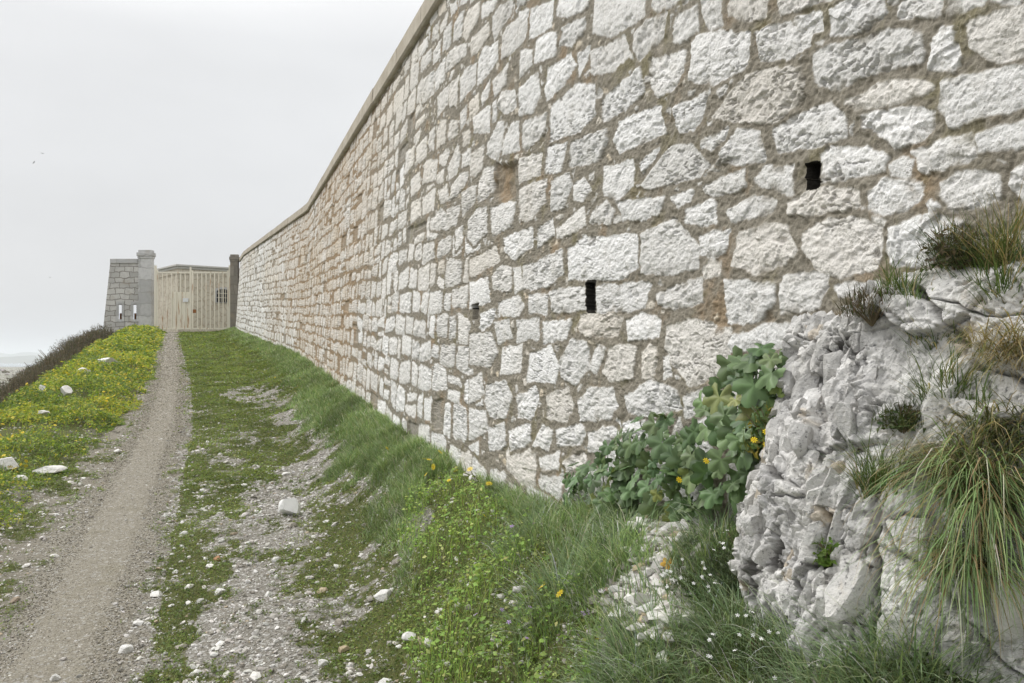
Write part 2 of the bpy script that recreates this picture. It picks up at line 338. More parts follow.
ci=np.where(np.abs(cc)<.28)[0]; zi=np.where((zz>.7)&(zz<53))[0]
ix=np.ix_(zi,ci); Xp,Zp,Hp=XX[ix].copy(),ZZ[ix],HH[ix]+.005
wob=.05*fbm(Zp*2.2,Xp*0,3,3)*(cc[ci]/.28)[None,:]+.05*fbm(Zp*6,Xp*0,5,3)*(cc[ci]/.28)[None,:]**3; Xp=Xp+wob; Hp=ground(Xp,Zp)+.005-.012*(np.abs(cc[ci])[None,:]/.28)**6
cp=np.zeros((Xp.size,4)); cp[:,2]=1; cp[:,3]=1
tag(link('footpath',npmesh('footpath',W(Xp,Zp,Hp),[gridfaces(len(zi),len(ci))],cp),M['ground']),kind='structure')
sv=[(-9000,1150),(9000,1150),(9000,11000),(-9000,11000)]
tag(link('sea',npmesh('sea',[(x,y,-8.6+EYE) for x,y in sv],[np.array([[0,1,2,3]])]),M['sea']),kind='structure')
def hills(Zc,amp,seed,base):
    x=np.linspace(-9000,5000,240); r=np.abs(fbm(x/900,0*x,seed,5,.55)); top=base+amp*(.35+r)*sm(5000,2000,x)
    rows=[];k=9
    for i in range(k):
        f=math.sin(math.pi*i/(k-1)); rows.append(W(x,Zc+(i-k//2)*120+0*x+30*fbm(x/200,0*x,i),-9+(top+9)*f*(1+.12*fbm(x/150,0*x+i,seed,3))))
    V=np.stack(rows); return npmesh('hills',V,[gridfaces(k,len(x))])
tag(link('hills',hills(5200,62,2.2,8),M['hill']),kind='structure')
tag(link('hills',hills(7600,150,7.7,20),M['hill']),kind='structure')
# ================================================================ THE LONG RUBBLE WALL
zs=np.concatenate([np.arange(-12,23.4,.4),np.linspace(23.4,58,120)]); xs=wallX(zs)
k=np.array([1,2,3,2,1])/9; xs2=np.convolve(np.pad(xs,2,mode='edge'),k,'valid'); xs=np.where(zs>15,xs2,xs)
ss=np.concatenate([[0],np.cumsum(np.hypot(np.diff(xs),np.diff(zs)))]); ss-=np.interp(0,zs,ss)
def wplan(s):
    Z=np.interp(s,ss,zs); X=np.interp(s,ss,xs); e=.3
    dz=np.interp(s+e,ss,zs)-np.interp(s-e,ss,zs); dx=np.interp(s+e,ss,xs)-np.interp(s-e,ss,xs); L=np.hypot(dx,dz)
    return X,Z,dz/L,-dx/L          # point and the inward horizontal normal (nx,nz)
HW=4.42; BAT=.065
def wpt(s,v,d):
    X,Z,nx,nz=wplan(s); o=BAT*v-d
    return W(X+nx*o,Z+nz*o,wallB(Z)+v)
KS=math.sqrt(1+.338**2)
def px2sv(px,py):     # pixel of the near straight stretch -> wall coordinates
    px=np.asarray(px,float);py=np.asarray(py,float); u=(px-CX)/F;w=(HY-py)/F
    nx,nz=1/KS,.338/KS
    # plane: (X-1.648)*nx+Z*nz = BAT*v ; v = w*Z - wallB(Z) ; wallB = -1.144+.06*Z
    Z=(1.648*nx+BAT*1.144)/(u*nx+nz-BAT*(w-.06)); v=w*Z+1.144-.06*Z
    Zb=Z-nz*BAT*v; return Zb*KS,v
T5=(520,0,3.104,["35,30 105,0 100,85 30,118","0,35 28,28 25,75 0,90","240,-20 390,-20 385,50 360,70 285,110 230,100","410,-10 510,-10 480,15 430,35 408,20","360,105 395,60 455,38 445,110 375,180 355,150","480,60 555,15 560,90 500,130 475,125","570,0 625,0 630,80 595,95 575,55","645,20 660,-10 775,-10 770,50 690,65 645,50","130,90 205,50 205,85 165,145 125,140","50,120 115,95 115,165 45,200","180,165 220,140 210,190 185,240","225,160 325,110 345,165 300,210 225,235","0,160 40,150 38,205 0,240","90,210 160,165 175,200 140,260 85,315 80,270","405,180 515,155 510,215 480,275 430,295 410,260","540,130 565,105 690,95 718,100 712,170 690,215 600,260 530,245","0,270 55,225 65,300 40,350 0,355","255,310 375,205 390,280 330,340 260,378","100,330 170,265 235,265 235,350 190,400 95,440","600,355 700,235 730,220 800,215 873,211 878,300 795,373 710,380 630,365","480,340 590,275 570,340 555,385 505,410 485,385","10,380 85,345 80,410 20,470 8,450","310,375 440,325 445,380 460,410 310,470 295,430","160,440 270,400 275,440 250,500 155,515","87,460 148,440 130,530 80,535","565,430 650,395 640,425 600,460 565,450","625,470 680,400 745,410 765,490 690,510 615,505","0,495 70,475 65,540 0,570","378,500 435,460 420,490 385,530","380,570 470,450 530,440 590,510 560,540 480,570 390,582","260,520 355,490 358,570 300,615 262,605","100,560 155,535 165,570 140,650 98,655","0,590 85,550 80,620 40,680 0,690","170,570 200,545 225,590 200,625 170,620","565,580 700,525 695,580 600,605","725,560 765,510 850,510 850,600 740,570","470,610 540,585 530,620 490,645","300,620 455,612 440,655 380,683 320,683","225,650 270,625 295,650 285,690 220,690","520,650 610,615 615,690 515,690","640,650 750,605 800,620 780,660 660,683","120,0 220,-30 215,20 150,55 115,45"])
T6=(760,0,3.106,["60,0 150,-30 225,-10 150,20 70,50","225,30 290,-10 385,-10 400,30 340,85 225,108","115,55 195,45 195,100 168,110 110,75","-10,105 40,80 100,75 165,115 155,150 90,185 5,180","440,15 460,-15 570,-15 560,45 435,55","590,0 720,-25 700,10 640,35 580,40","165,180 220,140 400,95 505,100 505,180 400,220 300,240 250,275 185,270 160,225","530,130 565,80 600,85 625,175 605,222 530,205","645,80 690,55 850,15 850,160 740,182 690,160 655,130","270,315 370,260 500,245 540,270 520,290 380,320 290,328","570,250 690,220 850,190 850,320 700,350 600,378 565,320","320,350 440,330 545,340 545,390 500,430 420,460 390,420 330,390","45,400 75,375 220,320 265,355 270,420 160,460 60,465","190,490 215,460 330,455 395,490 385,530 270,555 190,570","480,470 580,420 660,405 680,430 685,470 590,505 510,528","690,410 760,385 850,370 850,450 700,460","400,520 440,490 480,500 470,545 410,545","10,520 90,495 146,510 146,590 100,605 12,570","90,630 150,595 220,585 305,600 305,640 250,660 90,663","340,600 380,560 505,560 510,595 470,640 380,665 335,650","560,560 640,520 700,530 750,545 765,600 700,640 600,650","790,530 850,500 850,620 790,570","525,625 540,610 560,630 530,650","730,0 760,-20 860,-30 860,0 760,20"])
TR=(740,180,2.732,["0,145 70,120 130,130 160,195 120,235 40,260 -20,230","175,150 240,115 385,115 395,180 385,240 280,262 215,245 175,190","360,100 400,110 395,120 360,112","415,130 490,100 520,85 610,110 600,165 500,235 420,230 415,180","-40,275 95,285 95,340 60,380 -30,385","110,270 200,250 245,255 240,300 215,350 110,370","265,285 390,280 395,320 270,320","-40,425 60,400 140,400 150,430 130,460 -40,465","20,500 120,480 130,560 40,580"])
T8=(470,200,2.44,["120,0 185,-5 170,40 130,50","300,15 355,0 355,45 300,80","360,0 475,0 440,40 400,65 375,40","50,20 115,0 105,60 55,90","520,40 600,0 605,30 560,60","620,20 670,0 680,45 630,45","215,70 280,15 285,60 215,92","85,90 155,65 155,110 110,145 85,120","165,70 205,45 210,85 165,112","240,120 280,90 410,85 412,165 380,190 245,195","420,80 500,45 560,110 560,160 500,175 420,182","560,80 635,68 625,125 600,140 565,120","570,165 590,140 618,150 615,185 575,185","0,150 65,110 75,150 20,180 0,185","130,165 225,120 230,180 190,210 130,220","55,185 80,160 103,165 100,220 60,220","108,165 125,160 130,220 110,228","195,220 283,212 285,270 200,270","309,215 330,203 440,205 430,260 380,270 309,272","455,230 520,195 572,185 570,245 500,265 465,255","590,255 620,205 680,190 700,250 659,295 600,270","145,230 190,228 190,278 145,275","70,250 120,233 135,260 120,285 70,285","0,200 45,190 50,245 0,265","26,275 65,265 55,300 28,318","270,285 320,272 375,285 360,330 290,335 265,315","385,290 425,275 470,295 465,330 390,342","115,295 170,290 170,340 115,345","180,295 250,290 235,335 180,348","60,300 95,295 105,335 70,350","485,310 540,290 640,310 640,360 610,420 540,450 500,400 480,360","0,330 50,320 70,370 50,405 0,400","80,360 130,350 125,420 75,425","145,380 200,350 220,400 210,450 140,440","220,390 250,335 290,350 295,410 260,450 225,430","300,380 315,355 332,360 310,420 293,415","340,365 370,352 405,360 400,430 345,445 325,420","418,370 440,350 460,370 450,440 420,435","475,385 490,375 498,430 478,440","40,450 90,440 105,480 90,530 50,530 35,490","115,480 160,455 170,490 150,535 120,530","190,480 240,455 255,500 235,540 190,530","265,490 300,455 350,460 365,500 340,535 270,540","380,480 440,440 510,470 520,510 440,530 390,515","525,480 580,450 600,490 530,530","0,510 40,515 45,560 0,590","45,560 85,540 90,600 50,610","95,560 150,545 150,590 100,612","155,600 180,550 205,560 195,610","210,560 270,545 285,570 270,600 215,600","290,570 350,550 365,570 320,620 290,610","170,630 220,615 220,655 180,655","230,640 280,615 285,640 240,660","0,440 30,420 35,470 0,500","375,540 460,540 480,590 380,600"])
# three more crops left of them (400..560)
TA=(400,0,5.25,["155,80 200,30 195,90 165,135","205,20 240,-10 245,50 205,85","265,30 300,-10 305,40 270,90","320,0 370,-20 350,10 318,25","335,120 360,50 425,0 415,100 350,205 330,190","430,20 520,-15 505,30 470,75 430,95","490,80 530,20 595,0 590,70 530,150 500,210 485,150","540,190 570,130 680,50 660,200 600,270 535,310","680,80 730,20 800,0 795,130 685,200","285,130 320,60 340,60 325,190 280,220","230,170 275,110 270,230 225,270","210,140 255,55 245,140 215,170","175,150 210,110 200,190 170,215","375,200 470,110 470,180 410,270 375,290","250,290 290,245 355,220 350,285 300,330 245,375","415,310 440,250 520,210 520,300 490,360 430,430 405,445","710,220 745,185 825,165 820,270 720,340","590,330 690,235 695,330 620,420 585,400","320,410 350,350 405,325 395,440 320,535","265,440 315,385 300,550 262,560","490,420 575,325 560,440 495,505","630,490 690,390 735,380 740,500 670,605 630,590","770,380 841,310 850,470 780,545 770,500","525,500 560,470 610,470 610,560 550,600 520,570","430,500 475,410 465,510 435,550","365,540 415,480 415,570 370,635","115,430 180,365 180,490 120,540","180,380 245,290 240,410 185,480","200,500 260,445 255,540 200,610","175,270 215,205 215,300 175,335","110,310 170,245 165,320 110,375","95,250 150,185 150,240 100,320","320,590 355,545 350,640 320,683","390,610 475,555 475,690 390,700","490,540 510,515 505,630 485,640"])
TB=(400,120,5.25,["460,120 520,10 550,10 545,120 515,210 455,180","555,80 600,0 630,0 625,160 540,180","650,40 690,0 780,0 750,120 650,155","770,160 800,140 860,145 850,270 770,270","610,270 670,200 745,170 745,280 610,355","375,180 445,125 440,240 400,300 370,280","330,70 370,45 370,120 330,135","325,180 375,150 370,230 325,245","250,250 310,120 320,180 300,280 260,320","415,330 445,250 495,240 490,370 410,440","325,380 400,340 400,420 330,505","630,390 680,345 780,300 770,450 700,530 635,520","800,380 850,290 860,480 795,480","470,590 520,470 575,410 615,440 610,540 530,600","465,440 520,425 510,490 470,530","360,530 400,470 455,455 460,590 390,655 355,620","555,630 620,580 710,560 700,690 550,690","725,620 760,530 825,515 815,590 720,670","275,350 320,280 360,265 355,320 310,385 260,425","200,370 250,335 260,420 215,440","120,410 190,355 180,470 120,500","130,230 160,200 200,205 190,310 120,340","210,190 245,150 265,160 240,240 210,230","195,290 230,250 230,320 195,335","90,140 145,70 140,190 90,240","155,60 185,30 180,150 155,160","60,310 105,270 110,350 60,405","160,530 220,460 245,500 240,580 160,570","250,470 320,440 300,540 240,585","295,570 335,550 330,640 295,680","30,170 80,130 75,230 25,290","60,430 115,405 110,500 60,540","195,60 215,0 245,0 240,110 195,150","255,30 270,0 305,0 305,70 255,110","390,90 410,0 470,0 465,60 400,110"])
traced=[]
for ox,oy,sc,L in (T5,T6,TR,T8,TA,TB):
    for st in L:
        q=np.array([[float(a) for a in p.split(',')] for p in st.split()]); s_,v_=px2sv(ox+q[:,0]/sc,oy+q[:,1]/sc)
        P=np.stack([s_,v_],-1); c_=P.mean(0)
        if traced and max(polysdf(c_[0:1],c_[1:2],T)[0] for T in traced)>0: continue
        traced.append(P)
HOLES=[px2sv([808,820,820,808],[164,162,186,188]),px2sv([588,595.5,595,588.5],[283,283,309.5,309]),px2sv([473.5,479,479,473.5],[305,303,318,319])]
# coursed rubble everywhere else
proc=[]; bb=traced; tb=[(P[:,0].min()-.06,P[:,0].max()+.06,P[:,1].min()-.06,P[:,1].max()+.06) for P in traced]
smin,smax=min(b[0] for b in tb),max(b[1] for b in tb)
def hit(P):
    if P[:,0].max()<smin or P[:,0].min()>smax: return 0
    Q=np.concatenate([P*.8+P.mean(0)*.2,P.mean(0)[None],P]); n=0; r=np.zeros(len(Q),bool)
    for T,b in zip(traced,tb):
        if b[1]<P[:,0].min() or b[0]>P[:,0].max() or b[3]<P[:,1].min() or b[2]>P[:,1].max(): continue
        r|=polysdf(Q[:,0],Q[:,1],T)>-.012
    return r.mean()
r2=np.random.default_rng(11); v=-.35; cid=0
while v<4.2:
    ch=r2.uniform(.19,.32); s=-6.0+r2.random()*.3
    wv=lambda q,c: .085*float(fbm(np.array([q*.55]),np.array([c*.37]),1.5,3)[0])
    while s<60:
        wd=r2.uniform(.24,.62)*(1.15 if r2.random()<.2 else 1); a,b=s,s+wd
        j=lambda m=.042:r2.uniform(-m,m)
        def quad(a,b,lo,hi):
            c=[(a+j(),lo+wv(a,cid)+j()),(b+j(),lo+wv(b,cid)+j()),(b+j(),hi+wv(b,cid+1)+j()),(a+j(),hi+wv(a,cid+1)+j())]; out=[]
            for i in range(4):
                p,q,n_=np.array(c[i]),np.array(c[i-1]),np.array(c[(i+1)%4]); f=r2.uniform(.08,.30)
                out+= [p+(q-p)*f*.55,p+(n_-p)*f*.55]
            P=np.array(out); m=P.mean(0); g=.026+r2.random()*.016; w,h=P[:,0].ptp() if hasattr(P[:,0],'ptp') else np.ptp(P[:,0]),np.ptp(P[:,1])
            return m+(P-m)*np.array([max(.4,1-(g+.02)/w),max(.4,1-g/h)])
        u=r2.random()
        if u<.13 and ch>.22: k=r2.uniform(.4,.6); cand=[quad(a,b,v,v+ch*k),quad(a,b,v+ch*k,v+ch)]
        elif u<.2: k=r2.uniform(.6,.75); cand=[quad(a,a+wd*k,v,v+ch),quad(a+wd*k,b,v,v+ch*.5),quad(a+wd*k,b,v+ch*.5,v+ch)]
        else: cand=[quad(a,b,v,v+ch)]
        for P in cand:
            hf=hit(P)
            if hf<.45: proc.append((P,hf>0))
        s=b
    v+=ch; cid+=1
# small packing stones pressed into the wider joints
pk=np.random.default_rng(77); ns_=5200; ps=pk.uniform(1.2,9.5,ns_); pv_=pk.uniform(-.1,3.9,ns_); pd=np.full(ns_,-.3)
for P_ in traced+[p for p,_ in proc]:
    k_=np.where((ps>P_[:,0].min()-.1)&(ps<P_[:,0].max()+.1)&(pv_>P_[:,1].min()-.1)&(pv_<P_[:,1].max()+.1))[0]
    if len(k_): pd[k_]=np.maximum(pd[k_],polysdf(ps[k_],pv_[k_],P_))
packing=[]; used=[]
for i in np.argsort(pd):
    r_=min(.034,-pd[i]-.010)
    if r_<.009: break
    if any((ps[i]-a)**2+(pv_[i]-b)**2<(r_+c+.006)**2 for a,b,c in used): continue
    used.append((ps[i],pv_[i],r_)); aa=np.sort(pk.uniform(0,6.283,6)); asp=pk.uniform(1,1.7); packing.append((np.stack([ps[i]+r_*asp*np.cos(aa),pv_[i]+r_*np.sin(aa)*.9],-1),False))
proc=proc+packing[:900]
def wallblock(sv,vv,seed):
    S,V=np.meshgrid(sv,vv); D=np.full(S.shape,-.3); ID=np.full(S.shape,-1); fine=seed<2
    w1=.016*fbm(S*7,V*7,seed*0+3,3); w2=.016*fbm(S*7,V*7,9,3)
    if fine: w1=w1+.009*fbm(S*34,V*34,2,4,.6); w2=w2+.009*fbm(S*34,V*34,7,4,.6)
    SW,VW=S+w1,V+w2; al=[(P,False) for P in traced]+proc; Dt=None
    for i,(P,clip) in enumerate(al):
        if i==len(traced): Dt=D.copy()
        i0,i1=np.searchsorted(sv,[P[:,0].min()-.07,P[:,0].max()+.07]); j0,j1=np.searchsorted(vv,[P[:,1].min()-.07,P[:,1].max()+.07])
        if i1<=i0 or j1<=j0: continue
        sl=np.s_[j0:j1,i0:i1]; d=polysdf(SW[sl],VW[sl],P)+(.008 if i<len(traced) else (.001 if P[0,0]<9 else -.003))
        if clip: d=np.minimum(d,-Dt[sl]-.022)
        b=d>D[sl]; D[sl]=np.where(b,d,D[sl]); ID[sl]=np.where(b&(d>-.02),i,ID[sl])
    rr=np.random.default_rng(5); N=len(al); tone=rr.random(N); tone=np.clip(.25+.75*tone,0,1); warm=np.where(rr.random(N)<.14,rr.uniform(.12,.4,N),rr.uniform(0,.10,N)); bulge=rr.uniform(.001,.007,N); tx=rr.uniform(-.025,.025,N); ty=rr.uniform(-.03,.02,N)
    cx=np.array([P[:,0].mean() for P,_ in al]); cy=np.array([P[:,1].mean() for P,_ in al]); dark=np.where(rr.random(N)<.05,1.,0.); dark[:len(traced)]=0; npk=len(al)-len(packing[:900]); dark[npk:]=0; tone[npk:]=rr.uniform(0,.7,N-npk); warm[npk:]=np.where(rr.random(N-npk)<.45,rr.uniform(.4,1,N-npk),.1)
    am=rr.uniform(.25,1.25,N); I=np.maximum(ID,0); ins=sm(-.004,.009,D)
    # chiselled facets: voronoi cells, each its own tilted plane
    def facet(sc,sd,st=1.0):
        x=S*sc+.5*fbm(S*5,V*5,sd,2); y=V*sc*st+.5*fbm(S*5,V*5,sd+4,2)+.35*x; xi=np.floor(x);yi=np.floor(y); best=np.full(S.shape,9.);h=np.zeros(S.shape);sec=np.full(S.shape,9.)
        T=np.random.default_rng(int(sd*10)).random((128,128,5))
        for a in(-1,0,1):
            for b in(-1,0,1):
                t=T[(xi+a).astype(int)%128,(yi+b).astype(int)%128]; dx=xi+a+t[...,0]-x; dy=yi+b+t[...,1]-y; d=dx*dx+dy*dy
                hh=t[...,4]+(t[...,2]-.5)*1.6*dx+(t[...,3]-.5)*1.6*dy; n=d<best; sec=np.where(n,best,np.minimum(sec,d)); h=np.where(n,hh,h); best=np.where(n,d,best)
        return h,np.sqrt(sec)-np.sqrt(best)
    h1,e1=facet(10,1.3,1.5); h2,e2=facet(24,2.7,1.6)
    rg=1-np.abs(fbm(S*9+V*5,V*17,4.4,5,.6))*2.2
    pit=sm(.28,.5,fbm(S*26,V*26,6.1,3,.6))*sm(-.1,.35,fbm(S*3,V*3,2.2,2))
    ck=sm(.045,0,np.abs(fbm(S*6+V*2,V*11,12.3,5,.62)))*sm(.0,.25,fbm(S*3.3,V*3.3,8.8,2))
    rel=bulge[I]*sm(0,.05,D)+tx[I]*(S-cx[I])+ty[I]*(V-cy[I])+am[I]*(.0085*(h1-.5)+.0055*(h2-.5)+.004*(rg-.4))-.012*pit-.013*ck
    rel=rel+.0055*fbm(S*55,V*75,1.1,4,.75)
    mort=.003+.009*fbm(S*14,V*14,5,4,.6)+(.006*fbm(S*70,V*70,3,2) if fine else 0)
    disp=mort*(1-ins)+ins*(.004+rel*(1-.6*dark[I])-.02*dark[I])
    m=sm(-.001,.009,D+.006*fbm(S*45,V*45,3.3,3)); m=m*(1-.85*dark[I]*(ID>=0))
    smear=sm(.15,.45,fbm(S*11,V*11,7.7,4,.6)); m=m*(1-.85*smear*sm(.045,.0,D))
    Xw,Zw,_,_=wplan(S); stain=sm(8.5,14,Zw)*sm(36,23,Zw)*sm(-.45,.35,fbm(S*.8,V*1.1,3,4,.6)+.3)
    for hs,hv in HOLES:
        q=np.stack([hs,hv],-1); d=polysdf(S,V,q); disp=np.where(d>-.002,-.86,disp); m=np.where(d>(-.006 if hs[0]<3 else (-.018 if hs[0]<5 else -.004)),-1,m)  # negative mask paints each hole and its rim black, as unlit depth
    bs,bv=px2sv([496,516,515,493],[163,163,200,196]); d=polysdf(SW,VW,np.stack([bs,bv],-1)); k=sm(-.03,.03,d+.035*fbm(S*16,V*16,14,3)); disp=disp*(1-k)+k*(-.035+.02*fbm(S*18,V*18,2,3)); m=m*(1-k); stain=np.maximum(stain*(1-k),k*.3)
    wz=sm(5,9,S)*sm(.6,2.6,V)*sm(-.3,.4,fbm(S*.6,V*.8,21,3)); wm_=np.clip(warm[I]+.38*wz*(.4+.6*tone[I]),0,1)
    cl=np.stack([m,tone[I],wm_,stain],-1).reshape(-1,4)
    return wpt(S.ravel(),V.ravel(),disp.ravel()),gridfaces(len(vv),len(sv)),cl
def spx(p0,p1,n): return px2sv(np.linspace(p0,p1,n),np.full(n,362.))[0]
vA=np.concatenate([np.arange(-.3,2.2,.0034),np.arange(2.2,4.20,.0075)])
blocks=[(spx(1050,430,760),vA,0),(np.concatenate([spx(430,297,240)]),np.arange(-.3,4.2,.0095),1)]
s0=blocks[0][0][0]; sB=blocks[1][0][-1]
blocks+= [(np.linspace(sB,ss[-1],420),np.arange(-.3,4.2,.02),2),(np.linspace(-7,s0,150),np.arange(-.3,4.2,.02),3)]
Va,Fa,Ca,o=[],[],[],0
for sv_,vv_,sd in blocks:
    V_,F_,C_=wallblock(sv_,vv_,sd); Va.append(V_);Fa.append(F_+o);Ca.append(C_);o+=len(V_)
WALL=empty('stone_wall',(1.65,0,EYE-1.2)); tag(WALL,'long battered white limestone rubble wall with slab coping beside the grass track','wall')
def kid(o,p):   # parent while keeping world placement
    o.parent=p; o.matrix_parent_inverse=p.matrix_basis.inverted() if p.rotation_euler.z or p.location.length else o.matrix_parent_inverse; return o
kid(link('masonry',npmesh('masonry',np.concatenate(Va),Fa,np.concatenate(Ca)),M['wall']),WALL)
# coping of long slabs, the wall body behind it
def sweep(name,prof,sv,mat,parent,jit=0,seed=0):
    n=len(prof); rows=[]; rr=np.random.default_rng(seed)
    for d,v in prof: rows.append(wpt(sv,np.full(len(sv),v)+0,np.full(len(sv),d)))
    V=np.stack(rows,1).reshape(-1,3); i=np.arange(len(sv)-1)[:,None]*n; k=np.arange(n)[None,:]; kn=(k+1)%n
    Fq=np.stack([i+k,i+kn,i+n+kn,i+n+k],-1).reshape(-1,4); return V,Fq,n
Vc,Fc,o=[],[],0; rr=np.random.default_rng(3); s=-7.0
while s<ss[-1]-.5:
    L=rr.uniform(1.1,1.9); dj,vj=rr.uniform(-.008,.008),rr.uniform(-.006,.006); e=s+L-.014; ns=max(3,int(L/.3))
    sv_=np.linspace(s,min(e,ss[-1]),ns); a=.075+dj; lo,hi=4.175,HW+vj
    pr=[(-1.0,lo),(a-.02,lo),(a,lo+.02),(a,hi-.025),(a-.03,hi),(-1.0,hi)]
    V_,F_,n=sweep('c',pr,sv_,None,None); caps=np.array([list(range(n-1,-1,-1)),[(ns-1)*n+q for q in range(n)]])+o
    Vc.append(V_);Fc.append(F_+o); Fc.append(caps); o+=len(V_); s+=L
kid(link('coping',npmesh('coping',np.concatenate(Vc),Fc,None,False),M['coping']),WALL)
sv_=np.linspace(-7,ss[-1],160); V_,F_,n=sweep('core',[(-.92,-.5),(-.92,4.2),(-1.1,4.2),(-1.1,-.5)],sv_,None,None)
kid(link('backing',npmesh('backing',V_,[F_],None,False),M['coping']),WALL)
# ================================================================ FORT ENTRANCE
def P3(px,py,Z): return ((px-CX)/F*Z,Z,(HY-py)/F*Z+EYE)
# gate tower with loopholes: a battered wall, open slits
TW=empty('loophole_tower',P3(125,334,52)); tag(TW,'battered grey stone tower wall with two loophole slits left of the gate','tower')
def towerwall():
    mb=MB(); y0,y1=51.9,52.75; z=lambda py:P3(0,py,52)[2]; x=lambda px:P3(px,0,52)[0]
    L=lambda py:x(103.2+(335-py)*8.3/77); zb=z(341); rows=[341,319.5,304,263.5]; cols_=lambda py:[L(py),x(119.6),x(122.8),x(134.2),x(137.4),x(143)]
    for a,b in zip(rows[:-1],rows[1:]):
        ca,cb=cols_(a),cols_(b)
        for i in range(5):
            if a==319.5 and i in (1,3): continue
            r_=lambda c,i:c[i]*(y1/y0)-(.06 if i in(1,3) else 0)+(.06 if i in (2,4) else 0) if 0<i<5 else c[i]     # splayed inside
            mb.hexa([(ca[i],y0,z(a)),(ca[i+1],y0,z(a)),(r_(ca,i+1),y1,z(a)),(r_(ca,i),y1,z(a))],[(cb[i],y0,z(b)),(cb[i+1],y0,z(b)),(r_(cb,i+1),y1,z(b)),(r_(cb,i),y1,z(b))])
    bm=bmesh.new(); vs=[bm.verts.new(p) for p in mb.v]
    for f in mb.f: bm.faces.new([vs[i] for i in f])
    bmesh.ops.remove_doubles(bm,verts=bm.verts[:],dist=.002)
    seen={}
    for f in bm.faces[:]: seen.setdefault(tuple(sorted(v.index for v in f.verts)),[]).append(f)
    bm.verts.index_update(); seen={}
    for f in bm.faces[:]: seen.setdefault(tuple(sorted(v.index for v in f.verts)),[]).append(f)
    bmesh.ops.delete(bm,geom=[f for l in seen.values() if len(l)>1 for f in l],context='FACES_ONLY')
    me=bpy.data.meshes.new('wall'); bm.to_mesh(me); bm.free(); return me
kid(link('wall',towerwall(),M['tower']),TW)
mb=MB(); q=lambda px,py:P3(px,py,52)
mb.box(q(111.2,0)[0],q(139,0)[0],51.82,52.83,q(0,263.5)[2],q(0,259)[2]); kid(mb.build('coping',M['ashlar'],bevel=.03),TW)
for i,(a,b) in enumerate(((119.6,122.8),(134.2,137.4))):     # dressed stone frames round the slits
    mb=MB(); x0,x1=q(a,0)[0],q(b,0)[0]; z0,z1=q(0,319.5)[2],q(0,304)[2]; w_=.15
    mb.box(x0-w_,x0,51.86,51.9-.002,z0-w_,z1+w_); mb.box(x1,x1+w_,51.86,51.9-.002,z0-w_,z1+w_); mb.box(x0+.001,x1-.001,51.86,51.898,z0-w_,z0); mb.box(x0+.001,x1-.001,51.86,51.898,z1,z1+w_)
    kid(mb.build('slit_frame',M['ashlar']),TW)
    mb=MB(); mb.box(x0-.14,x1-.14,52.3,52.4,z0+.001,z0+(z1-z0)*.42); kid(mb.build('slit_sill',M['rust']),TW)
def pillar(name,x0,x1,yt,yc,yb,Z,mat,label):
    p=empty(name,P3((x0+x1)/2,yb,Z)); tag(p,label,'pillar'); k=Z/F; X0,X1=(x0-CX)*k,(x1-CX)*k; z=lambda py:(HY-py)*k+EYE; dd=(X1-X0)*.45
    mb=MB(); mb.box(X0,X1,Z-.1,Z-.1+dd,z(yb),z(yc)); kid(mb.build('shaft',mat,bevel=.02),p)
    mb=MB(); e=.05*(x1-x0)*k*2; h=z(yt)-z(yc)
    mb.box(X0-e*.5,X1+e*.5,Z-.1-e*.5,Z-.1+dd+e*.5,z(yc)-.001,z(yc)+h*.25); mb.box(X0-e,X1+e,Z-.1-e,Z-.1+dd+e,z(yc)+h*.25,z(yc)+h*.7); mb.box(X0-e*.1,X1+e*.1,Z-.1,Z-.1+dd,z(yc)+h*.7-.001,z(yt))
    kid(mb.build('cap',mat,bevel=.03),p); return p
pillar('gate_pillar',139,152.2,250,258.5,333,51.8,M['ashlar'],'grey dressed stone gate pillar with moulded cap beside the loophole tower')
pillar('gate_pillar',230.6,238.5,254.5,262,334,50.9,M['pillar'],'narrow brown stone gate pillar against the end of the long wall')
# the gate
GZ=51.3; k=GZ/F; gx=lambda px:(px-CX)*k; gz=lambda py:(HY-py)*k+EYE
G=empty('metal_gate',(gx(192),GZ,gz(331))); tag(G,'tall cream painted barred metal double gate streaked with rust','gate')
for a,b in((154.6,156.4),(229,230.4)):
    mb=MB(); mb.box(gx(a),gx(b),GZ-.06,GZ+.06,gz(333),gz(265.5)); kid(mb.build('post',M['cream']),G)
def leaf(x0,x1,pan,top):
    lf=kid(bpy.data.objects.new('gate_leaf',None),G); COL.objects.link(lf); mi=G.matrix_basis.inverted(); lf.matrix_parent_inverse=mi
    mb=MB(); t=.045
    mb.box(gx(x0),gx(x0)+.09,GZ-t,GZ+t,gz(329.6),gz(top)); mb.box(gx(x1)-.09,gx(x1),GZ-t,GZ+t,gz(329.6),gz(top-3 if x0<170 else top))
    a,b=gx(x0)+.092,gx(x1)-.092
    for py in (328.6,272.5): mb.box(a,b,GZ-t*.8,GZ+t*.8,gz(py)-.05,gz(py)+.05)
    o=mb.build('frame',M['cream'],lf); o.matrix_parent_inverse.identity()
    n=int(round((b-a)/.285)); mb=MB()
    for i in range(1,n):
        x=a+(b-a)*i/n
        for lo,hi in((328.6,272.5),): mb.box(x-.029,x+.029,GZ-.024,GZ+.024,gz(lo)+.05,gz(hi)-.05)
    o=mb.build('bars',M['cream'],lf)
    if pan:
        mb=MB(); mb.box(gx(pan[0]),gx(pan[1]),GZ+.03,GZ+.038,gz(328),gz(pan[2])); mb.build('sheet_panel',M['cream'],lf)
    return lf
l1=leaf(156.6,191.2,(171,190.5,292),270); l2=leaf(191.9,228.8,None,270.5)
mb=MB(); mb.box(gx(183.2),gx(188.8),GZ-.075,GZ-.05,gz(302),gz(298.3)); mb.build('sign_plate',M['white'],l1)
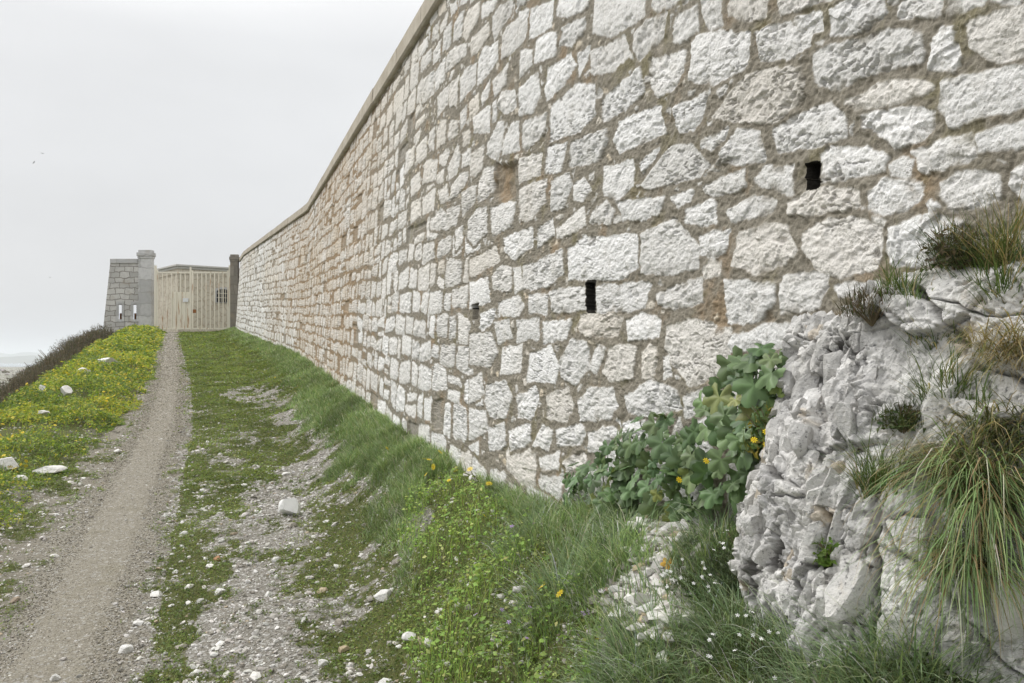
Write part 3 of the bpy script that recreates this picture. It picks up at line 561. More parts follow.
mb=MB(); mb.box(gx(193.5),gx(196.5),GZ-.1,GZ-.05,gz(313),gz(309.5)); mb.build('lock',M['rust'],l2)
# building behind the gate: corner towards us
BZ=60.; k=BZ/F; cx0=(178-CX)*k; ez=(HY-264.3)*k+EYE
B=empty('barracks_building',(cx0,BZ,EYE+1.5)); tag(B,'weathered beige fort building with grey flat roof seen behind the barred gate','building')
dR=Vector((1,.62,0)).normalized(); dL=Vector((-1,1.05,0)).normalized(); c0=Vector((cx0,BZ,0))
def body(o,zl,zh):
    a=c0-(dR+dL)*o; b=c0+dR*(9+o)-dL*o; d_=c0+dL*(6+o)-dR*o; e_=c0+dR*(9+o)+dL*(6+o)
    return [(p.x,p.y,zl) for p in(a,b,e_,d_)],[(p.x,p.y,zh) for p in(a,b,e_,d_)]
mb=MB(); mb.hexa(*body(0,EYE+.5,ez-.32)); kid(mb.build('wall',M['render']),B)
mb=MB(); mb.hexa(*body(.08,ez-.32,ez-.14)); mb.hexa(*body(.2,ez-.14,ez)); kid(mb.build('roof',M['roofm'],bevel=.02),B)
mb=MB(); mb.hexa(*body(.05,ez-.72,ez-.55)); kid(mb.build('cornice',M['render']),B)
# arched barred window on the right face, set in a frame
nR=Vector((dR.y,-dR.x,0)); 
def onR(px,py):   # point on the right face below a pixel
    u=(px-CX)/F; v=(HY-py)/F; D=Vector((u,1,v)); o=Vector((0,0,EYE)); tt=((c0-o)*1).dot(nR)/D.dot(nR); return o+D*tt
a,b=onR(216.5,302),onR(229.5,302); zt=onR(222,289).z; wd=(b-a).length; pts=[]
for i in range(13):
    q_=math.pi*i/12; pts.append(((1-math.cos(q_))/2*wd, zt-.25*wd+ .25*wd*math.sin(q_)*1.0))
def arch(off,dep,inset,mat,name):
    V=[];n=len(pts)+2; P2=[(0-off,a.z-off*.5)]+[(x+(x/wd*2-1)*off,z_+off) for x,z_ in pts]+[(wd+off,a.z-off*.5)]
    for dd in(dep,inset): V+=[tuple(a+dR*x-Vector((0,0,a.z))+Vector((0,0,z_))+nR*dd) for x,z_ in P2]
    Fs=[tuple(range(n)),tuple(range(2*n-1,n-1,-1))]+[(i,(i+1)%n,n+(i+1)%n,n+i) for i in range(n)]
    mb=MB(); mb.add(V,Fs); return mb.build(name,mat)
wo=arch(.14,.06,-.05,M['ashlar'],'window'); kid(wo,B)
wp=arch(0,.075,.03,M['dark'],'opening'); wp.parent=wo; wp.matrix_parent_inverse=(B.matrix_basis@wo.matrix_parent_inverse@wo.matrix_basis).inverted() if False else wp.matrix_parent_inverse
mb=MB()
for i in range(1,6):
    p=a+dR*(wd*i/6)+nR*.11; mb.tube([p,(p.x,p.y,zt-.03)],.02,5)
for j in(1,2): p=a+nR*.11+Vector((0,0,(zt-a.z)*j/3)); mb.tube([p,p+dR*wd],.018,5)
wb=mb.build('window_bars',M['cream']); wb.parent=wo
# gulls
def bird(px,py,Z,span,rot,label,mat):
    rows=[]; V=[];Fs=[]; N=9;mb=MB()
    body=[(-.5,0,.0,.02),(-.36,0,.01,.075),(-.1,0,.015,.10),(.15,0,0,.085),(.34,0,.0,.05),(.5,0,-.01,.02)]; L=span*.42
    mb.tube([(x*L,0,z*L) for x,_,z,_ in body],[r*L for *_,r in body],7)
    for sgn in(-1,1):
        st=[(0,.04,.16),(.25,.10,.15),(.5,.06,.11),(.5*1.0,.06,.11)]
        for (y0,z0,c0_),(y1,z1,c1) in((( .03,.02,.17),(.22,.11,.16)),((.22,.11,.16),(.5,.03,.03))):
            h=.006*span; A=[(-c0_*span*.5,sgn*y0*span,z0*span),(c0_*span*.5,sgn*y0*span,z0*span),(c1*span*.2-.05*span*(y1>.3),sgn*y1*span,z1*span),(-c1*span*.6-.08*span*(y1>.3),sgn*y1*span,z1*span)]
            mb.hexa([(x,y,z-h) for x,y,z in A],[(x,y,z+h) for x,y,z in A])
    o=mb.build('flying_bird',mat); o.location=P3(px,py,Z); o.scale=(.62,)*3; o.rotation_euler=rot; tag(o,label,'bird','birds flying in the pale sky')
bird(42.5,153.5,60,.62,(.2,.1,1.3),'grey gull gliding in the pale sky, right one of the upper pair',M['bird'])
bird(34,162.5,64,.6,(-.5,.1,.9),'grey gull banking in the pale sky, left one of the upper pair',M['bird'])
bird(50,277.5,58,.42,(.1,.0,.6),'small dark bird flying low in the sky left of the tower',M['birddark'])
# ================================================================ ROCK OUTCROP AT THE RIGHT
ROWS=[ # foot, lower, middle, upper, top : (px,py,Z)
[(765,572,2.50),(744,552,2.24),(775,604,2.02),(815,650,1.86),(880,672,1.72),(930,690,1.62),(1000,725,1.50),(1100,770,1.38),(1250,830,1.15)],
[(772,500,2.50),(752,492,2.26),(790,500,2.05),(830,530,1.89),(885,560,1.77),(940,565,1.68),(1010,580,1.55),(1100,600,1.41),(1250,620,1.18)],
[(797,430,2.44),(785,418,2.30),(812,405,2.14),(848,425,1.97),(900,435,1.84),(950,428,1.74),(1020,430,1.60),(1105,430,1.45),(1250,430,1.22)],
[(800,385,2.43),(786,378,2.34),(818,355,2.20),(866,345,2.06),(915,340,1.92),(965,335,1.80),(1030,330,1.66),(1112,320,1.49),(1250,300,1.27)],
[(806,340,2.45),(802,332,2.40),(846,308,2.26),(886,290,2.09),(935,276,1.94),(985,262,1.80),(1040,250,1.68),(1120,228,1.54),(1250,195,1.36)]]
cg=np.array([[P3(*p) for p in r] for r in ROWS]); top=cg[-1:]+np.array([.22,.08,.03]); ft=cg[:1]+np.array([0,.02,-.35]); cg=np.concatenate([ft,cg,top])
def catmull(A,n,axis):
    A=np.moveaxis(A,axis,0); k=len(A); t=np.linspace(0,k-1-1e-9,n); i=t.astype(int); f=(t-i)[:,None,None]
    g=lambda j:A[np.clip(j,0,k-1)]; p0,p1,p2,p3=g(i-1),g(i),g(i+1),g(i+2)
    return np.moveaxis(.5*(2*p1+(p2-p0)*f+(2*p0-5*p1+4*p2-p3)*f*f+(3*p1-p0-3*p2+p3)*f**3),0,axis)
RS=catmull(catmull(cg,430,0),560,1)
du=np.gradient(RS,axis=1);dv=np.gradient(RS,axis=0); RN=np.cross(du,dv); RN/=np.linalg.norm(RN,axis=-1,keepdims=True)+1e-9
for _ in range(6): RN=(RN+np.roll(RN,8,0)+np.roll(RN,-8,0)+np.roll(RN,8,1)+np.roll(RN,-8,1))/5
RN/=np.linalg.norm(RN,axis=-1,keepdims=True)+1e-9
if RN[200,280]@np.array([-.5,-1,.3])<0: RN=-RN
def vor3(P,sc,sd,aniso=(1,1,1),warp=.35):
    x,y,z=[P[...,i]*sc*aniso[i]+warp*fbm(P[...,0]*sc*.6,P[...,1]*sc*.6,P[...,2]*sc*.6+sd*3+i*7,3) for i in range(3)]
    T=np.random.default_rng(int(sd*97)).random((32,32,32,7)); xi,yi,zi=np.floor(x).astype(int),np.floor(y).astype(int),np.floor(z).astype(int)
    b=np.full(x.shape,9.);s2=b.copy();h=np.zeros(x.shape);idv=np.zeros(x.shape)
    for i in(-1,0,1):
        for j in(-1,0,1):
            for k in(-1,0,1):
                t=T[(xi+i)%32,(yi+j)%32,(zi+k)%32]; dx=xi+i+t[...,0]-x;dy=yi+j+t[...,1]-y;dz=zi+k+t[...,2]-z; d=dx*dx+dy*dy+dz*dz
                n=d<b; s2=np.where(n,b,np.minimum(s2,d)); b=np.where(n,d,b); h=np.where(n,t[...,3]+(t[...,4]-.5)*2.2*dx+(t[...,5]-.5)*2.2*dy+(t[...,6]-.5)*2.2*dz,h); idv=np.where(n,t[...,6],idv)
    return h,np.sqrt(s2)-np.sqrt(b),idv
rpx=CX+F*RS[...,0]/RS[...,1]; rpy=HY-F*(RS[...,2]-EYE)/RS[...,1]
lump=sm(892,850,rpx+14*fbm(RS[...,0]*9,RS[...,2]*9,0,3))*sm(290,350,rpy)
h1,e1,i1=vor3(RS,5.5,1.1,(1,1,.8)); h2,e2,i2=vor3(RS,14,2.3,(1.2,1,.5)); h3,e3,i3=vor3(RS,36,3.7)
f1=fbm(RS[...,0]*14,RS[...,1]*14,RS[...,2]*14,5,.6); f2=fbm(RS[...,0]*55,RS[...,1]*55,RS[...,2]*55,4,.65)
crk=.03*(.12+.88*lump)*sm(.07,0,e2)*sm(-.35,.2,f1)+.006*sm(.08,0,e3)*(.3+.7*lump)+.04*sm(.04,0,e1)*(.5+.5*lump)
def joints(P,dirs,fr,sd,warp=.3):
    ids=np.zeros(P.shape[:2],np.int64); ed=np.full(P.shape[:2],9.); T=np.random.default_rng(sd).random(4096); tilt=0
    for i,(n,f_) in enumerate(zip(dirs,fr)):
        n=np.array(n,float); n/=np.linalg.norm(n); t=(P@n)*f_+warp*f_/9*fbm(P[...,0]*5+sd,P[...,1]*5,P[...,2]*5+i*9,4,.6)+.4*fbm(P[...,0]*1.7,P[...,1]*1.7,P[...,2]*1.7+i*5+sd,2)
        k=np.floor(t); ids=ids*131+k.astype(np.int64)+17*i; u=t-k; ed=np.minimum(ed,np.minimum(u,1-u)/f_)
        tilt=tilt+(T[(ids*7919)%4096]-.5)*(u-.5)
    return T[(ids*104729+ids//977)%4096],ed,tilt
j1,je1,jt1=joints(RS,[(1,.2,.22),(.4,.1,1),(.3,-.9,.1)],(12,3.5,6),5,.5); j2,je2,jt2=joints(RS,[(.9,.2,-.4),(.7,.4,.6),(.3,-.9,.1)],(24,11,10),6,.5); j3,je3,jt3=joints(RS,[(1,.1,.12),(.1,.1,1)],(5,3.5),8,.5)
D=.034*(j1-.5)*(.25+.75*lump)+.030*jt1*(.4+.6*lump)+.013*(j2-.5)*(.3+.7*lump)+.012*jt2*(.4+.6*lump)+.03*(j3-.5)
D=D-.020*sm(.006,0,je1)*(.25+.75*lump)*sm(-.5,.1,f1)-.010*sm(.004,0,je2)*(.2+.8*lump)*sm(-.1,.4,f1+.3*fbm(RS[...,0]*4,RS[...,1]*4,RS[...,2]*4+3,2))-.03*sm(.005,0,je3)
D=D+.040*(h1-.5)+.010*(h2-.5)*(.35+.65*lump)+.010*(h3-.5)*(.45+.55*lump)+.006*f1+.0075*f2-.35*crk-.016*sm(.3,.55,fbm(RS[...,0]*38,RS[...,1]*38,RS[...,2]*38,3))
xline=876+9*fbm(RS[...,2]*7,0*rpx,3.3,4)+5*fbm(RS[...,2]*30,RS[...,0]*30,1,2); D=D-.10*sm(6,.5,np.abs(rpx-xline))*sm(470,500,rpy)*sm(665,640,rpy)
xl2=905+(rpy-420)*.28; D=D-.05*sm(10,2,np.abs(rpx-xl2-8*f1))*sm(470,500,rpy)*sm(620,590,rpy)
edge=np.minimum(1,np.minimum(np.arange(430)[:,None],0*np.arange(560)[None,:]+20)/20+.2)
RV=RS+RN*(D*edge*(.45+.55*sm(.04,.17,np.linspace(0,1,560)))[None,:])[...,None]
darken=np.clip(sm(.5,.8,fbm(RS[...,0]*6,RS[...,1]*6,RS[...,2]*6+9,4)+.35*lump)*.5+.85*sm(.006,.001,je1)*(.2+.8*lump)*sm(-.5,.1,f1)+.6*sm(.004,.0005,je2)*lump*sm(-.1,.3,f1)+.55*sm(.004,.0005,je3)+.7*sm(6,1,np.abs(rpx-xline))*sm(470,500,rpy),0,1); och=sm(.34,.5,fbm(RS[...,0]*11,RS[...,1]*11,RS[...,2]*11+31,4))*.45  # darker along the joint cracks, the main crack and in noise patches
# angular joint-bounded blocks standing out of the face
bm=bmesh.new(); bmesh.ops.create_icosphere(bm,subdivisions=4,radius=1); BV=np.array([v.co[:] for v in bm.verts]); BF=np.array([[v.index for v in f.verts] for f in bm.faces]); bm.free()
rb=np.random.default_rng(9); KV,KF,KC=[],[],[]; o=RV.shape[0]*RV.shape[1]; cnt=0; tries=0
while cnt<330 and tries<6000:
    tries+=1; i,j=rb.integers(70,395),rb.integers(45,430); big=rb.random()<.14
    if rb.random()>(lump[i,j] if not big else .5): continue
    if (big and i>300) or i>372: continue
    if rpx[i,j]>1000 or (rpx[i,j]>893 and not big): continue
    V=BV.copy(); n0=RN[i,j]
    for q in range(int(rb.integers(15,22))):
        n=rb.normal(size=3); n/=np.linalg.norm(n); dd=rb.uniform(.46,.70); V=V-np.maximum(V@n-dd,0)[:,None]*n
    s_=rb.uniform(.075,.125) if big else rb.uniform(.022,.058); V=V*np.array([.75,.6,1.25])*s_*(rb.uniform(.8,1.25,3))
    a=rb.normal(.25,.22); c_,d_=math.cos(a),math.sin(a); V=np.stack([V[:,0]*c_+V[:,2]*d_,V[:,1],-V[:,0]*d_+V[:,2]*c_],-1)
    p=RV[i,j]-n0*s_*(.30 if not big else .38); V=V+p; V=V+(.0022*fbm(V[:,0]*38,V[:,1]*38,V[:,2]*38,3)+.0018*fbm(V[:,0]*120,V[:,1]*120,V[:,2]*120,2))[:,None]*n0
    KV.append(V);KF.append(BF+o);o+=len(V); KC.append(np.tile([max(0,rb.normal(.08,.16)),.5*(rb.random()<.04),0],(len(V),1))); cnt+=1
ro=link('rock_outcrop',npmesh('rock_outcrop',np.concatenate([RV.reshape(-1,3)]+KV),[gridfaces(430,560),np.concatenate(KF)],np.concatenate([np.stack([darken,och,0*och],-1).reshape(-1,3)]+KC)),M['rock']); ro.data.polygons.foreach_set('use_smooth',np.arange(len(ro.data.polygons))<429*559); ro.data.update(); tag(ro,'fractured white limestone outcrop standing against the foot of the wall at right','rock')
RB=BVHTree.FromPolygons([tuple(p) for p in RV[::3,::3].reshape(-1,3).tolist()],gridfaces(RV[::3].shape[0],RV[:,::3].shape[1]).tolist())
def onrock(px,py):
    for k in range(40):
        d=Vector(((px-CX)/F,1,(HY-py-3*k)/F)).normalized(); r=RB.ray_cast(Vector((0,0,EYE)),d)
        if r[0]: return np.array(r[0])
def onground(px,py):
    X,Z,h=px2g(px,py); return np.array((X,Z,float(ground(np.array([X]),np.array([Z]))[0])+EYE))
# ================================================================ LOOSE STONES
def boulder(name,px,py,wpx,hpx,label,cat='stone',seed=0,group=None,mat=None,depth=.8,rock=False,sink=.25):
    rr=np.random.default_rng(seed+100); p=onrock(px,py) if rock else onground(px,py+hpx*.35); sc=p[1]/F; bm=bmesh.new(); bmesh.ops.create_icosphere(bm,subdivisions=4,radius=1)
    V=np.array([v.co[:] for v in bm.verts]); 
    for i in range(11):   # cut by planes -> angular faces
        n=rr.normal(size=3); n/=np.linalg.norm(n); dd=rr.uniform(.5,.8); q_=V@n; V=V-np.maximum(q_-dd,0)[:,None]*n
    V=V*(1+.06*fbm(V[:,0]*2.5+seed,V[:,1]*2.5,V[:,2]*2.5,4))[:,None]+.03*fbm(V[:,0]*9+seed,V[:,1]*9,V[:,2]*9,3)[:,None]
    V=V/np.abs(V).max(0)*np.array([wpx*sc*.5,wpx*sc*.5*depth,hpx*sc*.55]); V[:,2]+=hpx*sc*(.5-sink)
    for v,c in zip(bm.verts,V): v.co=c
    me=bpy.data.meshes.new(name); bm.to_mesh(me); bm.free(); o=link(name,me,mat or M['lime']); o.location=p; tag(o,label,cat,group); return o
boulder('stone_block',292,510,27,18,'largest white limestone block lying loose on the gravel track',seed=6,sink=.15,mat=plain('fresh white limestone',(.80,.795,.78),.9,9,.2))
terra=plain('weathered brick',(.42,.24,.14),.9,20,.5); tan=plain('tan stone',(.48,.39,.27),.9,12,.5)
boulder('brick_fragment',218,558,9,6,'small orange brick fragment on the gravel beside the grass strip',cat='brick',seed=2,mat=terra)
boulder('tan_stone',343,646,13,7,'flat tan stone among grass and pale gravel in the foreground','stone',3,mat=tan)
for i,(x,y,a,b,l) in enumerate([(220,588,13,8,'rounded white stone on the gravel right of the lower grass strip'),(386,587,24,12,'flat white slab lying among the turf below the verge'),(411,634,20,10,'pale flat stone sunk in the turf in front of the leafy weeds'),(386,677,18,11,'white stone cut by the bottom edge of the gravel'),(137,621,12,9,'pale stone on the right edge of the footpath at the lower bend'),(125,648,16,10,'upper pale stone beside the footpath near the bottom edge'),(55,676,11,11,'pale stone standing alone on the footpath near the bottom edge'),(157,592,15,7,'flat pale slab between the footpath and the grass strip'),(184,533,9,6,'white pebble-sized stone on the grass strip'),(389,458,16,8,'pale rock half hidden at the foot of the grassy verge'),(286,472,9,5,'white stone on the turf above the largest block'),(201,596,14,8,'low white stone on the gravel left of the rounded white stone'),(322,660,14,8,'white stone on the foreground gravel beside the tan stone'),(196,670,14,9,'white stone on the gravel next to the grass strip near the bottom edge')]):
    boulder('loose_stone',x,y,a,b,l,seed=10+i,group='loose pale stones on the track',sink=.38)
for i,(x,y,a,b,l) in enumerate([(107,366,21,13,'largest white rock on the flowering bank, near the crest'),(82,375,17,8,'long pale rock below the largest rock on the flowering bank'),(55,386,7,7,'small blue-grey rock on the crest of the flowering bank'),(43,394,10,9,'pale rock on the lower crest of the flowering bank'),(67,398,16,14,'narrow white slab leaning in the middle of the flowering bank'),(43,420,14,7,'flat white rock among yellow flowers low on the bank'),(7,464,26,22,'big white rock at the left edge below the flowering bank'),(50,469,36,11,'flat pale slab at the lower edge of the flowering bank'),(22,478,18,9,'pale stone between the big rock and the flat slab at the left edge'),(118,452,9,6,'pale stone on the shoulder between the bank and footpath')]):
    boulder('bank_rock',x,y,a*.85,b*.85,l,cat='rock',seed=40+i,group='white rocks in the flowering bank',depth=1.1,sink=.1).location.z+=.0 if y>440 else .09
boulder('boulder',1020,590,62,120,'smooth white boulder at the right edge beside the hanging grass','rock',71,rock=True,depth=.9,sink=.5)
boulder('boulder',762,596,34,26,'grey rock lump at the left foot of the outcrop','rock',72,sink=.3)
# ================================================================ GRAVEL AND GROUND COVER (uncountable)
def samp(n,z0,z1,c0,c1,pw=0):
    Z=np.exp(rng.uniform(math.log(z0),math.log(z1),n)); c=rng.uniform(c0,c1,n); X=pathX(Z)+c; return X,Z
def keep(X,Z,p,mx=1024):
    h=ground(X,Z,False); px,py=g2px(X,Z,h); k=(rng.random(len(X))<p)&(px>-120)&(px<1160)&(py<760)&(X<wallX(Z)+.05)&(Z<51.5); return k
ac=Acc()
for n,z0,z1,s0,s1,rl in((110000,1.9,8,.006,.018,.9),(26000,2,9,.018,.045,.7),(30000,7,26,.014,.05,.7),(2600,2.3,12,.04,.085,.4)):
    X,Z=samp(n,z0,z1,-2.6,3.3); g,v_,p_,c,t_,px,py=zones(X,Z); pr=v_*rl+p_*.5*(s0<.01)+p_*.02+g*.17
    kk=keep(X,Z,pr); X,Z=X[kk],Z[kk]; m=len(X); P=W(X,Z,ground(X,Z)); sz=s0+(s1-s0)*rng.random(m)**2; pc=p_[kk]
    col=pickcol(m,[(.66,.645,.62),(.45,.43,.40),(.29,.27,.235),(.42,.35,.26)],[5,3.6,3.2,.4],.2,.02); col=col*(1-.35*pc[:,None]*(rng.random((m,1))<.8))
    P[:,2]+=sz*.08; ac.add(pebbles(P,sz,col))
X,Z=samp(150000,2.6,48,-.7,.7); g,v_,p_,c,t_,px,py=zones(X,Z); kk=keep(X,Z,p_*.8); X,Z=X[kk],Z[kk]; m=len(X); P=W(X,Z,ground(X,Z)+.004); sz=(.004+.011*rng.random(m)**2.2)*np.maximum(1,Z/7); ac.add(pebbles(P,sz,pickcol(m,[(.36,.333,.28),(.26,.237,.19),(.50,.48,.44),(.15,.135,.105)],[4,3.5,1.6,2],.2,.02)))
# scree of sharp chips below the mallow
for poly,n,s0,s1 in(([(600,600),(632,568),(690,572),(692,625),(655,640)],700,.012,.05),([(625,515),(700,492),(712,545),(690,560),(660,548),(640,530)],650,.012,.05),([(625,515),(700,492),(712,560),(690,645),(650,650),(592,605)],120,.05,.09)):
    q=np.stack([rng.uniform(580,720,n*4),rng.uniform(490,655,n*4)],-1); q=q[inpoly(q[:,0],q[:,1],poly)][:n]; P=np.array([onground(*a) for a in q]); sz=rng.uniform(s0,s1,len(P)); P[:,2]+=sz*.1
    ac.add(pebbles(P,sz,pickcol(len(P),[(.66,.645,.62),(.46,.44,.41),(.30,.28,.25),(.46,.38,.27)],[5,3,2,.4],.15,.02),.5))
tag(link('gravel',ac.mesh('gravel',False),M['pebble']),kind='stuff')
# short turf of the track
ac=Acc()
GC=[(0.192,0.265,0.082),(0.268,0.330,0.104),(0.150,0.203,0.071),(0.342,0.326,0.143)]
for n,z0,z1 in((300000,2.0,9),(190000,8,24),(90000,22,51)):
    X,Z=samp(n,z0,z1,-2.2,4.2); g,v_,p_,c,t_,px,py=zones(X,Z); kk=keep(X,Z,g*sm(1.05,.85,t_)*(c>-.5)+g*.8*(c<=-.5)*(c>-2.2)*(py>440))&(Z>1.9); X,Z=X[kk],Z[kk]; m=len(X); P=W(X,Z,ground(X,Z)-.004); lod=np.maximum(1,Z/6.5)
    r_=rng.random(m); a=r_<.5; col=pickcol(m,GC,[4,4,3,1],.25); cl=.8+.45*fbm(X*2.3,Z*2.3,5,3); col=np.clip(col*cl[:,None],0,1)
    A=np.where(a)[0]; ac.add(blades(P[A],rng.random(len(A))*6.28,(.022+.04*rng.random(len(A)))*lod[A]**.4,.3+.5*rng.random(len(A)),.9,.0032*lod[A],col[A],2))
    Bi=np.where(~a)[0]; nb=len(Bi); N=np.stack([rng.normal(0,.45,nb),rng.normal(0,.45,nb),np.ones(nb)],-1); Q=P[Bi].copy(); Q[:,2]+=.006+.022*rng.random(nb)
    ac.add(leaves(Q,N,(.010+.014*rng.random(nb))*lod[Bi],col[Bi],.7))
tag(link('turf',ac.mesh('turf'),M['leaf']),kind='stuff')
# long grass of the verge under the wall
VC=[(0.183,0.263,0.119),(0.251,0.351,0.153),(0.345,0.423,0.203),(0.571,0.550,0.460)]
ac=Acc()
for n,z0,z1,L in((95000,2.4,8,.165),(120000,7,20,.18),(90000,19,51,.20)):
    Z=np.exp(rng.uniform(math.log(z0),math.log(z1),n)); t_=1-rng.random(n)**1.25*.46; xp,xw=pathX(Z),wallX(Z); X=xp+.4+t_*(xw-xp-.4); h=ground(X,Z,False); px,py=g2px(X,Z,h)
    edge_=.70+.12*fbm(X*1.2,Z*1.0,3,4)+.12*fbm(X*6,Z*6,13,3)+.06*sm(9,20,Z); ok=(t_>edge_)&~inpoly(px+14*fbm(X*4,Z*4,2,3),py,[(400,700),(415,560),(425,480),(470,470),(525,530),(585,615),(600,700)])&~inpoly(px,py,[(620,505),(735,470),(735,540),(695,560),(650,550)])&(rng.random(n)<.7+.8*fbm(X*4.5,Z*4.5,1,3))&((rng.random(n)<.4)|~inpoly(px,py,[(525,520),(830,470),(830,700),(590,700)]))&~inpoly(px,py,[(598,602),(632,568),(692,570),(694,628),(655,645)])
    X,Z=X[ok],Z[ok]; m=len(X); P=W(X,Z,ground(X,Z)-.01); lod=np.maximum(1,Z/6)
    clump=fbm(X*5,Z*5,7,3); az=math.pi+.35+2.2*rng.normal(size=m)+1.2*clump; LL=L*(.35+.85*rng.random(m))*(1+.45*clump+.5*fbm(X*11,Z*11,27,2))*(.45+.55*sm(0,.14,(t_-edge_)[ok]))
    cl=1+.55*fbm(X*2.6,Z*2.6,15,3); col=np.clip(pickcol(m,VC,[4,5,3.5,1.3],.25)*cl[:,None],0,1)
    ac.add(blades(P,az,LL,.1+.5*rng.random(m),1.0+.9*rng.random(m),.0043*lod**.9,col,4))
tag(link('verge_grass',ac.mesh('verge_grass'),M['grass']),kind='stuff')
# leafy weeds at the foot of the verge
ac=Acc(); n=42000
X,Z=samp(n,2.3,7.5,.9,3.6); h=ground(X,Z,False); px,py=g2px(X,Z,h)
wx=px+26*fbm(X*3,Z*3,12,3); ok=inpoly(wx,py,[(405,720),(400,600),(412,540),(418,485),(450,470),(530,520),(560,590),(600,625),(610,720)]); X,Z=X[ok],Z[ok]; m=len(X); md=.015+.20*np.clip(.42+1.25*fbm(X*4.2,Z*4.2,2,3),0,1); P=W(X,Z,ground(X,Z)); hh=md*(.25+.75*rng.random(m)**.6); P[:,2]+=hh
WC=[(0.277,0.434,0.108),(0.370,0.526,0.138),(0.211,0.316,0.095),(0.471,0.512,0.193)]
N=np.stack([rng.normal(-.15,.5,m),rng.normal(-.25,.5,m),np.ones(m)],-1); lk=rng.random(m)<.95*sm(-.75,-.15,fbm(X*6,Z*6,61,3)); md=md*(.6+.8*rng.random(m)); ac.add(leaves(P[lk],N[lk],(.008+.026*rng.random(m)**2.4)[lk],pickcol(m,WC,[4,4,3,2],.32)[lk],.7))
s_=rng.random(m)<.45; Q=W(X[s_],Z[s_],ground(X[s_],Z[s_])); ac.add(blades(Q,rng.random(s_.sum())*6.28,md[s_]*1.25,.05+.7*rng.random(s_.sum()),.9,.0026,pickcol(s_.sum(),WC,[3,2,3,2]),3))
tag(link('leafy_weeds',ac.mesh('leafy_weeds'),M['leaf']),kind='stuff')
# plants of the bank at left
def bankh(X,Z): return .03+.36*np.clip(.42+1.1*fbm(X*1.7,Z*1.3,21,4,.6),0,1)
ac=Acc(); BC=[(0.354,0.404,0.064),(0.244,0.328,0.059),(0.531,0.472,0.083),(0.144,0.221,0.054),(0.122,0.183,0.054)]
for n,z0,z1 in((80000,5.5,14),(90000,12,30),(70000,28,52)):
    X,Z=samp(n,z0,z1,-6.5,-.35); c=X-pathX(Z); e=-c-.4; h=ground(X,Z,False); px,py=g2px(X,Z,h); lim=np.where(Z<14,.22+.04*(14-Z),.10)+.25*fbm(X*1.5,Z*1.5,4,3); bare=fbm(X*1.7,Z*1.5,33,3)
    ok=(e>lim)&(px>-100)&(rng.random(n)<np.where(bare<-.25,.12,1)*sm(5.4,3,e)); X,Z,e=X[ok],Z[ok],e[ok]; m=len(X); lod=np.maximum(1,Z/8); hm_=bankh(X,Z)*sm(-.1,.5,e-lim[ok]); P=W(X,Z,ground(X,Z)); P[:,2]+=hm_*(.15+.85*rng.random(m)**.5)
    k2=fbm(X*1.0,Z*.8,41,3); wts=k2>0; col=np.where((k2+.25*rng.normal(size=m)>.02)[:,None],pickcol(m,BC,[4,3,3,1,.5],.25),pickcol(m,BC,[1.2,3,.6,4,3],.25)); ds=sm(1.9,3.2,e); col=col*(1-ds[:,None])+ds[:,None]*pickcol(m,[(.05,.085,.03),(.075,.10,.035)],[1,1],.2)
    N=np.stack([rng.normal(0,.55,m),rng.normal(-.2,.55,m),np.ones(m)],-1); a=rng.random(m)<.7
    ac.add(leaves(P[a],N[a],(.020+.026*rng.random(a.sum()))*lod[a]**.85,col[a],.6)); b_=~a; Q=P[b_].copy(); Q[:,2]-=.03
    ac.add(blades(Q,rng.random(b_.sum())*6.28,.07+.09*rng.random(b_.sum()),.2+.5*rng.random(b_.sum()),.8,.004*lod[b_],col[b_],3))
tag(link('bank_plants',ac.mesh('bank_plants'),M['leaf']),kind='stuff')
# rocks and scrub strewn over the far plain (uncountable at that distance)
for nm,n,s0,s1,cl_,fl in(('plain_rocks',900,.7,3.2,[(.50,.485,.455),(.40,.385,.35)],.5),('plain_scrub',520,.8,3.4,[(.06,.07,.035),(.09,.085,.05),(.10,.08,.055)],.6)):
    ac=Acc(); Z=np.exp(rng.uniform(math.log(75),math.log(800),n)); u=rng.uniform(-.95,-.50,n); X=u*Z; keep_=(fbm(X*.02,Z*.008,3 if nm[-1]=='s' else 9,3)>-.15); X,Z=X[keep_],Z[keep_]; m=len(X); P=W(X,Z,ground(X,Z)); sz=rng.uniform(s0,s1,m)*np.maximum(.6,Z/220)**.5; P[:,2]+=sz*.08; ac.add(pebbles(P,sz,pickcol(m,cl_,[1]*len(cl_),.25),fl)); tag(link(nm,ac.mesh(nm,False),M['pebble']),kind='stuff')
